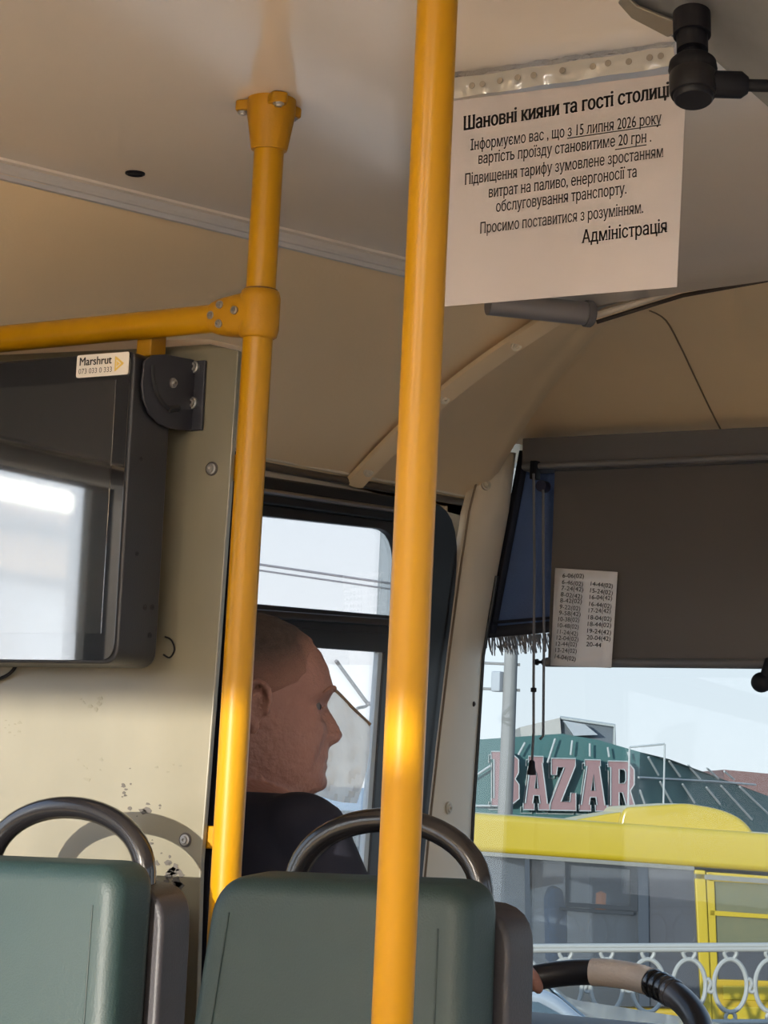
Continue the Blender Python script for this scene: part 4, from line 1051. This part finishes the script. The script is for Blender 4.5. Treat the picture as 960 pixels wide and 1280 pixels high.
src = hb_.inputs['Base Color'].links[0].from_socket; ht.links.new(src, hm.inputs[7]); ht.links.new(hs.outputs[0], hm.inputs[0]); ht.links.new(hm.outputs[2], hb_.inputs['Base Color']); sm = ho.modifiers.new('thick', 'SOLIDIFY'); sm.thickness = .003; sm.offset = -1
for sx in (1, -1):
    b = MB(); b.tube(resample([hp(sx*.012, .1035, .026), hp(sx*.024, .1045, .031), hp(sx*.038, .0975, .031), hp(sx*.050, .085, .024)], 4), [.0015, .002, .0028, .003, .0032, .0032, .0032, .003, .003, .0028, .0025, .002, .0012], 8); obj('eyebrow', b, HAIR, dr)
    b = MB(); b.tube(resample([hp(sx*.020, .0895, .004), hp(sx*.031, .0915, .0065), hp(sx*.041, .0865, .004)], 4), .0011, 6); obj('eyelashes', b, HAIR, dr)
    b = MB(); b.ell(hp(sx*.031, .0735, .005), (.0118, .0118, .0118)); eye = obj('eye', b, mat('eye_white', (.16, .13, .115), .3), dr)
    b = MB(); b.ell(hp(sx*.031, .0835, .005), (.0048, .003, .0048), Matrix((hr_, hf, Z_)).transposed()); obj('iris', b, mat('iris_brown', (.05, .03, .02), .2), eye)
# trousers and shoes below the picture
tr2 = MB(); zh = zsh_-.64
for sx in (-1, 1):
    hipj, kn, an = tp(sx*.085, .0, zh), tp(sx*.14, .44, zh+.02), tp(sx*.13, .50, .33)
    tr2.tube(resample([hipj-tf*.05, hipj.lerp(kn, .5), kn, kn.lerp(an, .5), an], 4), [.088-.03*k/16 for k in range(17)], 20)
tr2.ell(tp(0, -.01, zh+.02), (.165, .125, .11)); remesh('trousers', tr2, TROUSER, .012, dr, 4)
for sx in (-1, 1):
    b = MB(); c_ = tp(sx*.13, .56, .262); Rm = Matrix((tr_, tf, Z_)).transposed(); b.ell(c_, (.045, .13, .045), Rm); b.ell(c_-tf*.07+Z_*.03, (.04, .05, .055), Rm); remesh('shoe', b, SHOE, .008, dr, 3)
b = MB().box((-1.55, 3.0, .105), (1.18, 1.3, .21)); struct('floor_cab', b, FLOOR, smooth=False)
ds = thing('driver_seat', 'dark low-backed seat carrying the driver', 'seat', (TC.x, TC.y, .21))
b = MB().box((TC.x, TC.y+.06, zh-.125), (.42, .46, .09)); obj('seat_cushion', b, SHELL, ds, bevel=(.03, 4))
b = MB().box((TC.x, TC.y-.165, .76), (.38, .05, .44)); obj('backrest', b, SHELL, ds, bevel=(.02, 4))
b = MB().box((TC.x, TC.y+.05, (zh-.17+.21)/2), (.22, .26, zh-.17-.21+.002)); obj('pedestal', b, BLACKP, ds, bevel=(.01, 2))
# ================================================================== outside
GZ = -2.0
b = MB().box((-30, 60, GZ-.1), (220, 240, .2)); struct('ground', b, mat('asphalt', (0.1120, 0.1120, 0.1120), .9, noise=(3, .8, (0.0800, 0.0800, 0.0800))), smooth=False)
NH = Vector((-FW.x, -FW.y, 0)).normalized(); RH = _r0.copy()
def PL(px, py, dist, off=0.0):
    """point on the upright plane facing the stop, dist metres off"""
    return APL(px, py, CAM-NH*(dist-off), NH)
YB1 = mat('bus_yellow', (.37, .262, .010), .35, coat=.4); YB2 = mat('bus_yellow_deep', (.355, .225, .006), .4, coat=.3)
BGLASS = sheer('dusty_bus_glass', (.8, .86, .92), .8, gloss=.08, diffuse=.30, dcol=(.24, .25, .27))
BGLASS2 = sheer('dusty_bus_glass_light', (.85, .88, .92), .8, gloss=.10, diffuse=.55, dcol=(.20, .20, .215))
BDARK = mat('bus_window_frame', (0.0128, 0.0160, 0.0208), .6)
YBD = 18.0
ob = PL(780, 1100, YBD); 
bus = thing('yellow_bus', 'yellow bus parked outside beyond the windshield with a roof hood and grey windows', 'bus', Vector((ob.x, ob.y, GZ)))
def B(px, py, off=0.0): return PL(px, py, YBD, off)
back = -NH
def pri(pts, dep, off=0.0): return MB().prism([B(x, y, off) for x, y in pts], back*dep)
sl_ = lambda x, y: y+(x-780)*.07
b = pri([(560, sl_(560, 1034)), (575, sl_(575, 1029)), (1200, sl_(1200, 1029)), (1200, sl_(1200, 1078)), (560, sl_(560, 1078))], 2.3); obj('roof_band', b, YB1, bus, bevel=(.05, 4))
b = pri([(560, sl_(560, 1077)), (868, sl_(868, 1077)), (868, sl_(868, 1082)), (560, sl_(560, 1082))], .05, .02); obj('gutter', b, mat('gutter_grey', (0.1600, 0.1520, 0.1280), .5), bus)
b = pri([(868, sl_(868, 1086)), (1200, sl_(1200, 1086)), (1200, sl_(1200, 1092)), (868, sl_(868, 1092))], .05, .02); obj('door_track', b, mat('gutter_grey', (0.1600, 0.1520, 0.1280), .5), bus)
yb_ = PL(780, 1258, YBD).z
b = MB(); q0, q1 = B(560, 1256), B(872, 1262); b.prism([q0, q1, Vector((q1.x, q1.y, GZ+.35)), Vector((q0.x, q0.y, GZ+.35))], back*2.3); obj('lower_body', b, YB2, bus, bevel=(.03, 3))
q0, q1 = B(1100, 1240), B(1200, 1245); b = MB().prism([q0, q1, Vector((q1.x, q1.y, GZ+.35)), Vector((q0.x, q0.y, GZ+.35))], back*2.3); obj('front_body', b, YB2, bus, bevel=(.03, 3))
# windows
def pane(pts, ma, off=0.0, nm='window_pane'): return obj(nm, pri(pts, .01, off), ma, bus, smooth=False)
pane([(560, sl_(560, 1080)), (658, sl_(658, 1080)), (660, 1258), (560, 1258)], BGLASS, -.03)
pane([(660, sl_(660, 1080)), (808, sl_(808, 1080)), (810, 1258), (662, 1258)], BGLASS, -.03)
pane([(810, sl_(810, 1082)), (868, sl_(868, 1082)), (876, 1258), (812, 1258)], BGLASS2, -.02)
for pts in ([(656, sl_(656, 1080)), (662, sl_(662, 1080)), (664, 1258), (658, 1258)], [(797, sl_(797, 1080)), (810, sl_(810, 1080)), (812, 1258), (799, 1258)]):
    obj('window_post', pri(pts, .06, .0), mat('post_bluegrey', (0.0280, 0.0360, 0.0480), .6), bus, smooth=False)
b = MB(); ring_prism(b, [B(707, 1076, .0), B(797, 1083, .0), B(797, 1139, .0), B(707, 1133, .0)], [B(711, 1081, .0), B(788, 1087, .0), B(788, 1133, .0), B(711, 1128, .0)], back*.04); obj('vent_frame', b, BDARK, bus, smooth=False)
b = MB(); b.prism([B(700, 1134, .01), B(792, 1140, .01), B(792, 1144, .01), B(700, 1138, .01)], back*.04); obj('vent_rail', b, BDARK, bus, smooth=False)
# interior seen through the glass
b = MB(); c_ = [B(686, 1205, -.5), B(684, 1125, -.5), B(690, 1109, -.5), B(702, 1110, -.5), B(709, 1130, -.5), B(710, 1205, -.5)]; b.prism(c_, back*.4); obj('passenger_seat', b, mat('bus_seat_blue', (.16, .25, .38), .7), bus, bevel=(.03, 3))
b = MB(); b.prism([B(664, 1078, -.6), B(703, 1080, -.6), B(704, 1104, -.6), B(690, 1106, -.6), B(664, 1112, -.6)], back*.3); obj('inner_panel', b, mat('bus_inner_brown', (.38, .22, .12), .7), bus)
b = MB(); b.lathe(B(751, 1128, -.4), Z_, [(-.06, .03), (-.05, .04), (.07, .04), (.09, .0)], 14); obj('marker_lamp', b, mat('lamp_orange', (0.6800, 0.2000, 0.0400), .4, emit=((1, .3, .05), .7)), bus)
p0_, p1_ = B(560, sl_(560, 1078), -2.2), B(1200, sl_(1200, 1078), -2.2)
b = MB(); b.prism([p0_, p1_, Vector((p1_.x, p1_.y, GZ+.4)), Vector((p0_.x, p0_.y, GZ+.4))], back*.05); obj('far_side', b, mat('bus_inner_grey', (.26, .26, .27), .7), bus, smooth=False)
p0_, p1_ = B(560, 1300, 0), B(1200, 1300, 0)
b = MB(); b.prism([p0_, p1_, p1_+back*2.2, p0_+back*2.2], -Z_*.06); obj('floor_pan', b, mat('bus_inner_floor', (0.0800, 0.0800, 0.0880), .8), bus, smooth=False)
# folding door with textured panes
dr_ = [(868, 1085, 884, 1330)]
b = MB(); b.prism([B(868, 1087, .02), B(882, 1088, .02), B(893, 1330, .02), B(880, 1330, .02)], back*.06); obj('door_post', b, YB1, bus, bevel=(.01, 2))
door = obj('door', MB().prism([B(882, 1090, .0), B(893, 1091, .0), B(902, 1330, .0), B(891, 1330, .0)], back*.05), YB1, bus, bevel=(.01, 2))
def dbar(x0, x1, y0, y1): 
    return obj('door_bar', MB().prism([B(x0, y0, .0), B(x1, y0+.07*(x1-x0), .0), B(x1, y1+.06*(x1-x0), .0), B(x0, y1, .0)], back*.05), YB1, door, smooth=False)
dbar(886, 990, 1090, 1101); dbar(888, 990, 1138, 1144)
TEX = mat('ribbed_door_glass', (0.1360, 0.1200, 0.0560), .5, noise=(14, .9, (0.0800, 0.0880, 0.0480), (1, 1, 1)))
obj('door_pane', MB().prism([B(890, 1099, -.02), B(995, 1107, -.02), B(995, 1147, -.02), B(892, 1140, -.02)], back*.01), TEX, door, smooth=False)
obj('door_pane', MB().prism([B(892, 1142, -.02), B(995, 1148, -.02), B(995, 1184, -.02), B(893, 1184, -.02)], back*.01), TEX, door, smooth=False)
obj('door_pane', MB().prism([B(893, 1184, -.02), B(995, 1184, -.02), B(995, 1226, -.02), B(896, 1225, -.02)], back*.01), BGLASS2, door, smooth=False)
obj('door_panel', MB().prism([B(895, 1224, .0), B(995, 1227, .0), B(995, 1330, .0), B(897, 1330, .0)], back*.04), YB2, door, bevel=(.01, 2))
b = MB(); b.prism([B(903, 1232, .008), B(990, 1234, .008), B(990, 1252, .008), B(904, 1250, .008)], back*.02); obj('door_rib', b, YB1, door, bevel=(.008, 2))
b = MB(); b.prism([B(904, 1258, .008), B(990, 1260, .008), B(990, 1300, .008), B(905, 1300, .008)], back*.02); obj('door_rib', b, YB1, door, bevel=(.008, 2))
# hood on the roof
b = pri([(706, 1030), (722, 1024), (760, 1017), (800, 1012), (860, 1012), (860, 1045), (706, 1036)], 1.2, -.25); obj('hood_ramp', b, YB1, bus, bevel=(.03, 3))
b = MB().prism(frame_round([B(772, 1040, -.12), B(779, 1009, -.12), B(858, 1004, -.12), B(900, 1011, -.12), B(930, 1024, -.12), B(950, 1052, -.12)], [0, .06, .06, .10, .10, 0], 5), back*1.5); obj('roof_hood', b, YB1, bus, bevel=(.04, 4))
for px in (640, 1120):
    c_ = B(px, 1300, -.1); c_.z = GZ+.45
    b = MB(); b.lathe(c_, NH, [(-.2, 0), (-.2, .42), (-.17, .45), (.0, .45), (.03, .42), (.04, .25), (.0, .22), (.0, 0)], 28); obj('wheel', b, mat('tyre', (0.0160, 0.0160, 0.0160), .8), bus)
# white ornamental railing
RD = 15.0; WHT = mat('railing_white', (0.2720, 0.2680, 0.2480), .45)
def Rr(px, py, off=0.0): return PL(px, py, RD, off)
rl = thing('ornamental_railing', 'white wrought iron railing of oval rings standing in front of the yellow bus', 'railing', Vector((Rr(800, 1276).x, Rr(800, 1276).y, GZ)))
b = MB(); b.tube([Rr(560, 1184), Rr(1150, 1181)], .020, 12); b.tube([Rr(560, 1188), Rr(1150, 1185)], .020, 12); obj('top_bar', b, WHT, rl)
b = MB(); b.tube([Rr(560, 1279), Rr(1150, 1277)], .020, 12); obj('bottom_bar', b, WHT, rl)
for k in range(-6, 5):
    cx = 913+51.5*k; cy = 1232
    b = MB(); b.tube([Rr(cx+20.5*math.cos(2*PI*i/36), cy+33*math.sin(2*PI*i/36)) for i in range(36)], .0155, 8, closed=True); obj('oval_ring', b, WHT, rl)
    b = MB()
    for sx in (-1, 1):
        b.tube(resample([Rr(cx+sx*2, 1200), Rr(cx+sx*5, 1197), Rr(cx+sx*7.5, 1192), Rr(cx+sx*5.5, 1187), Rr(cx+sx*3.5, 1190)], 4), .013, 8)
        b.tube(resample([Rr(cx+sx*2, 1265), Rr(cx+sx*5, 1268), Rr(cx+sx*6, 1273), Rr(cx+sx*3, 1276)], 4), .013, 8)
    obj('scroll', b, WHT, rl)
    b = MB(); b.tube(resample([Rr(cx+20, 1226), Rr(cx+24, 1224), Rr(cx+27, 1229), Rr(cx+25.7, 1233), Rr(cx+24, 1238), Rr(cx+28, 1240), Rr(cx+31, 1237)], 4), .014, 8); obj('link', b, WHT, rl)
for px in (610, 1120):
    p = Rr(px, 1184); b = MB(); b.tube([p+Z_*.05, Vector((p.x, p.y, GZ+.003))], .03, 12); obj('post', b, WHT, rl)
# pale car in front of the railing
CDD = 11.5; CARW = mat('car_paint_pale', (0.2720, 0.2960, 0.3200), .25, .1, coat=.8)
def Cc(px, py, off=0.0): return PL(px, py, CDD, off)
gc = Cc(650, 1290); car = thing('parked_car', 'pale silver car below the steering wheel, parked in front of the railing', 'car', Vector((gc.x, gc.y, GZ)))
zc_ = lambda py: Cc(700, py).z
def CP(u, z, off=0): return Vector((gc.x, gc.y, 0))+RH*u+NH*off+Z_*z
up_ = (Cc(740, 1278)-gc).dot(RH); zt_c = Cc(660, 1236).z; zs_c = Cc(745, 1282).z
k1 = (Cc(688, 1240)-gc).dot(RH)
prof = [(k1+.0, zt_c), (k1-.9, zt_c+.03), (k1-1.7, zt_c-.03), (k1-2.35, zs_c+.02), (k1-2.6, zs_c-.05), (k1-2.65, GZ+.35), (up_+1.1, GZ+.35), (up_+1.15, zs_c-.25), (up_+.9, zs_c-.10), (up_, zs_c)]
b = MB().prism(frame_round([CP(u, z) for u, z in prof], .08, 4), back*1.6); obj('body', b, CARW, car, bevel=(.05, 3))
CG = mat('car_glass', (0.0720, 0.1040, 0.1280), .08, coat=.5)
b = MB().prism([CP(k1-.06, zt_c-.06, .012), CP(k1-.85, zt_c-.04, .012), CP(k1-.85, zs_c+.03, .012), CP(up_-.12, zs_c+.03, .012)], back*.01); obj('side_window', b, CG, car, smooth=False)
b = MB().prism([CP(k1-.92, zt_c-.04, .012), CP(k1-1.65, zt_c-.07, .012), CP(k1-2.1, zs_c+.03, .012), CP(k1-.92, zs_c+.03, .012)], back*.01); obj('side_window', b, CG, car, smooth=False)
wd = (CP(up_, zs_c)-CP(k1, zt_c)); wn_ = Vector((wd.z, wd.z, 0)); nn = wd.cross(back).normalized(); nn = nn if nn.z > 0 else -nn
a_, c_ = CP(k1, zt_c)+wd*.1, CP(k1, zt_c)+wd*.93
b = MB().prism([a_+back*.12+nn*.012, c_+back*.12+nn*.012, c_+back*1.48+nn*.012, a_+back*1.48+nn*.012], -nn*.01); obj('windscreen', b, mat('car_windscreen', (0.3200, 0.3840, 0.4160), .08, coat=.6), car, smooth=False)
for u in (k1-1.9, up_+.35):
    b = MB(); b.lathe(CP(u, GZ+.32, -.05), NH, [(-.15, 0), (-.15, .31), (.0, .32), (.06, .30), (.07, .2), (.05, .18), (.05, 0)], 26); obj('wheel', b, MATS['tyre'], car)
# market building with its big sign
BD = 60.0
GRN = mat('market_green', (.020, .084, .082), .6, noise=(.5, .8, (.016, .072, .07))); WST = mat('market_white', (0.2880, 0.3040, 0.2960), .5); PNK = mat('sign_pink', (0.1880, 0.1040, 0.1040), .6); SHD = mat('sign_dark', (0.0800, 0.1040, 0.1040), .6)
def Mk(px, py, off=0.0): return PL(px, py, BD, off)
gb = Mk(720, 1000); mk = thing('market_building', 'green market hall with white trusses and a big BAZAR sign beyond the yellow bus', 'building', Vector((gb.x, gb.y, GZ)))
def down(p): return Vector((p.x, p.y, GZ))
L_ = [Mk(480, 927), Mk(604, 924), Mk(702, 917), Mk(748, 925), Mk(800, 940)]
b = MB().prism(L_+[down(L_[-1]), down(L_[0])], back*14); obj('front_hall', b, GRN, mk, smooth=False)
W2 = [PL(px, py, d_) for px, py, d_ in ((800, 940, 60), (837, 949, 61), (960, 995, 66), (1010, 1015, 68))]
b = MB().prism(W2+[down(W2[-1]), down(W2[0])], back*10); obj('side_wing', b, GRN, mk, smooth=False)
def zc6(x, y): return (590+x/2.595, 880+y/2.595)
def bar(p, q, nm='truss_bar', w=.028):
    (x0, y0), (x1, y1) = zc6(*p), zc6(*q)
    dist = lambda x: 60 if x <= 800 else 60+(x-800)*.0375
    a_, c_ = PL(x0, y0, dist(x0)-.25), PL(x1, y1, dist(x1)-.25); mb = MB(); mb.tube([a_, c_], w, 8); obj(nm, mb, WST, mk)
for p, q in (((172, 125), (150, 165)), ((270, 112), (245, 190)), ((325, 118), (320, 165)), ((382, 128), (382, 170)), ((440, 140), (445, 172)), ((505, 155), (512, 178)), ((545, 280), (562, 330)),
             ((572, 172), (605, 230)), ((640, 185), (675, 235)), ((700, 198), (740, 243)), ((762, 208), (800, 243)), ((818, 218), (850, 245)), ((540, 238), (800, 252)), ((800, 252), (920, 262)),
             ((610, 252), (650, 325)), ((683, 260), (722, 320)), ((760, 270), (805, 325)), ((808, 265), (908, 375)), ((868, 268), (960, 355)), ((0, 240), (60, 200)), ((0, 330), (60, 330))): bar(p, q)
# sign letters as slab shapes in unit boxes: outer loop then holes
LET = {'B': ([(0, 0), (.66, 0), (1, .14), (1, .40), (.86, .5), (.98, .62), (.98, .86), (.68, 1), (0, 1), (0, .86), (.10, .86), (.10, .14), (0, .14)], [[(.42, .16), (.42, .42), (.62, .42), (.68, .36), (.68, .2), (.62, .16)], [(.42, .58), (.42, .84), (.6, .84), (.66, .78), (.66, .64), (.6, .58)]]),
       'A': ([(0, 0), (.42, 0), (.42, .12), (.36, .12), (.40, .27), (.60, .27), (.64, .12), (.58, .12), (.58, 0), (1, 0), (1, .12), (.92, .12), (.72, .88), (.76, .88), (.76, 1), (.2, 1), (.2, .88), (.28, .88), (.08, .12), (0, .12)], [[(.44, .40), (.5, .70), (.56, .40)]]),
       'Z': ([(0, 0), (1, 0), (1, .34), (.80, .34), (.76, .17), (.42, .17), (.98, .86), (.98, 1), (.04, 1), (.04, .68), (.24, .68), (.28, .83), (.54, .83), (0, .14)], []),
       'R': ([(0, 0), (.48, 0), (.48, .12), (.40, .12), (.40, .38), (.52, .38), (.66, .12), (.64, 0), (1.06, 0), (1.06, .12), (.96, .12), (.80, .42), (.94, .54), (.94, .84), (.70, 1), (0, 1), (0, .88), (.10, .88), (.10, .12), (0, .12)], [[(.40, .56), (.40, .84), (.58, .84), (.64, .78), (.64, .62), (.58, .56)]])}
from mathutils.geometry import tessellate_polygon
def sign_letter(ch, x0, x1, yt, yb2, lean=0):
    outer, holes = LET[ch]
    mp = lambda u, v, off: Mk(x0+(x1-x0)*u-lean*v, yb2+(yt-yb2)*v+ (x0+(x1-x0)*u-700)*.02, off)
    loops = [outer]+holes
    tri = tessellate_polygon([[Vector((u, v, 0)) for u, v in lp_] for lp_ in loops])
    flat = [p for lp_ in loops for p in lp_]; n = len(flat)
    mb = MB(); vs = [mp(u, v, .35) for u, v in flat]+[mp(u, v, .1) for u, v in flat]
    fs = [tuple(t) for t in tri]+[tuple(i+n for i in t[::-1]) for t in tri]; k = 0
    for lp_ in loops:
        m_ = len(lp_); fs += [(k+i, k+(i+1) % m_, n+k+(i+1) % m_, n+k+i) for i in range(m_)]; k += m_
    mb.add(vs, fs); L = obj('sign_letter', mb, PNK, mk, smooth=False)
    mb = MB()
    for lp_ in loops: mb.tube([mp(u, v, .37) for u, v in lp_], .018, 6, closed=True)
    obj('letter_outline', mb, WST, L)
    mb = MB(); off = [mp(u, v, .06)-RH*.06-Z_*.09 for u, v in outer]
    mb.tube(off, .014, 6, closed=True); obj('letter_shadow_outline', mb, WST, L)
sign_letter('B', 614, 649, 941, 1009); sign_letter('A', 654, 687, 946, 1013); sign_letter('Z', 688, 720, 948, 1013); sign_letter('A', 724, 759, 949, 1013); sign_letter('R', 760, 795, 950, 1013)
# rooftop cabin
b = MB().prism([Mk(650, 909, -1), Mk(700, 897, -1), Mk(702, 925, -1), Mk(652, 928, -1)], back*4); obj('rooftop_cabin', b, mat('cabin_white', (0.3040, 0.2880, 0.2640), .6), mk, smooth=False)
b = MB().prism([Mk(700, 897, -1.2), Mk(768, 907, -1.2), Mk(768, 938, -1.2), Mk(702, 928, -1.2)], back*3); obj('rooftop_recess', b, mat('recess_grey', (0.0800, 0.0960, 0.1120), .6), mk, smooth=False)
b = MB().prism([Mk(703, 901, -1.1), Mk(730, 906, -1.1), Mk(746, 919, -1.1), Mk(716, 920, -1.1)], NH*.3); obj('rooftop_flap', b, mat('flap_pale', (0.2560, 0.2720, 0.2880), .5), mk, smooth=False)
b = MB(); ring_ = [Mk(700, 897, -1.1), Mk(768, 907, -1.1), Mk(768, 936, -1.1)]; b.tube(ring_, .05, 6); obj('recess_frame', b, WST, mk)
# red brick building behind the wing
rbp = [PL(px, py, 95) for px, py in ((905, 962), (960, 967), (1100, 985))]
b = MB().prism(rbp+[down(rbp[-1]), down(rbp[0])], back*10); rbo = obj('brick_building', b, mat('red_brick', (0.1360, 0.0680, 0.0600), .8, noise=(.6, .8, (0.1120, 0.0560, 0.0480))), smooth=False); tag(rbo, 'reddish building peeking over the right end of the green market hall', 'building')
# slim frame above the bus
fr_ = thing('banner_frame', 'thin white steel frame standing between the bus and the market hall', 'frame', down(PL(831, 1000, 45)))
b = MB(); b.tube([PL(787, 934, 45), PL(831, 930, 45)], .02, 8); obj('top_bar', b, WST, fr_)
b = MB(); b.tube([PL(831, 930, 45), down(PL(831, 1000, 45))], .02, 8); obj('post', b, WST, fr_)
b = MB(); b.tube([PL(787, 934, 45), down(PL(787, 1000, 45))], .02, 8); obj('post', b, WST, fr_)
# concrete lamp post
CON = mat('concrete_grey', (0.1760, 0.1720, 0.1600), .8, noise=(6, .8, (0.1440, 0.1400, 0.1320)))
lpz = down(PL(632, 1000, 32)); lpo = thing('street_pole', 'grey concrete pole standing left of the BAZAR sign', 'pole', lpz)
b = MB(); b.lathe(lpz, Z_, [(0, .12), ((PL(636, 560, 32)-lpz).z, .078)], 20); obj('shaft', b, CON, lpo)
q = PL(622, 852, 32); b = MB(); b.box(q, (.14, .14, .28)); obj('junction_box', b, mat('box_grey', (0.2400, 0.2560, 0.2720), .6), lpo, bevel=(.02, 2))
for py in (830, 862):
    q = PL(632, py, 32); b = MB(); b.tube([q+RH*.2, q-RH*.35], .02, 8); obj('crossarm', b, CON, lpo)
# overhead wires seen through the side window
for i, (a_, c_) in enumerate((((300, 702), (500, 731)), ((300, 709.5), (500, 738)))):
    b = MB(); p, q = D(*a_, 13), D(*c_, 13); dd = q-p
    b.tube([p-dd*3, p-dd+Z_*-.0, p, q, q+dd, q+dd*3], .007 if i == 0 else .0055, 8)
    tag(obj('overhead_wire', b, mat('wire_grey', (0.1280, 0.1280, 0.1440), .7)), ('upper' if i == 0 else 'lower')+' of two grey overhead wires seen through the driver\'s upper side window', 'wire')
# mirror stay outside the driver's window
ms = thing('mirror_stay', 'thin grey mirror rod with a small hook outside the driver\'s window', 'rod', AX(448, 880, -2.3))
b = MB(); b.tube([AX(420, 826, -2.3), AX(459, 879, -2.3)], .0035, 8); obj('rod', b, mat('rod_grey', (0.1760, 0.1760, 0.1840), .5), ms)
b = MB(); b.tube(resample([AX(461, 878, -2.3), AX(457, 883, -2.3), AX(448, 885, -2.3), AX(446, 887, -2.3)], 4), .003, 8); obj('hook', b, MATS['rod_grey'], ms)
b = MB(); b.tube([AX(459, 879, -2.3), AX(478, 884, -2.25), AX(500, 890, XL-.061)], .004, 8); obj('stay_arm', b, MATS['rod_grey'], ms)
# far blue van
vn = D(455, 1010, 22); van = thing('parked_van', 'far blue-grey van roof glimpsed low through the driver\'s window', 'van', Vector((vn.x, vn.y, GZ)))
vt = D(455, 985, 22).z
def VP_(u, z, off=0): return Vector((vn.x, vn.y, 0))+RH*u+NH*off+Z_*z
b = MB().prism(frame_round([VP_(-2.6, vt), VP_(.10, vt), VP_(.5, vt-.8), VP_(1.2, vt-1.0), VP_(1.3, GZ+.4), VP_(-2.6, GZ+.4)], .08, 3), back*1.8); obj('body', b, mat('van_blue', (0.0800, 0.1360, 0.2080), .4, coat=.4), van, bevel=(.04, 3))
b = MB().prism([VP_(-.7, vt-.22, .012), VP_(.06, vt-.22, .012), VP_(.36, vt-.8, .012), VP_(-.7, vt-.8, .012)], back*.01); obj('side_window', b, mat('van_glass', (0.0320, 0.0400, 0.0480), .1), van, smooth=False)
for u in (-1.8, .7):
    b = MB(); b.lathe(VP_(u, GZ+.34, -.05), NH, [(-.15, 0), (-.15, .33), (.0, .34), (.06, .30), (.06, 0)], 24); obj('wheel', b, MATS['tyre'], van)
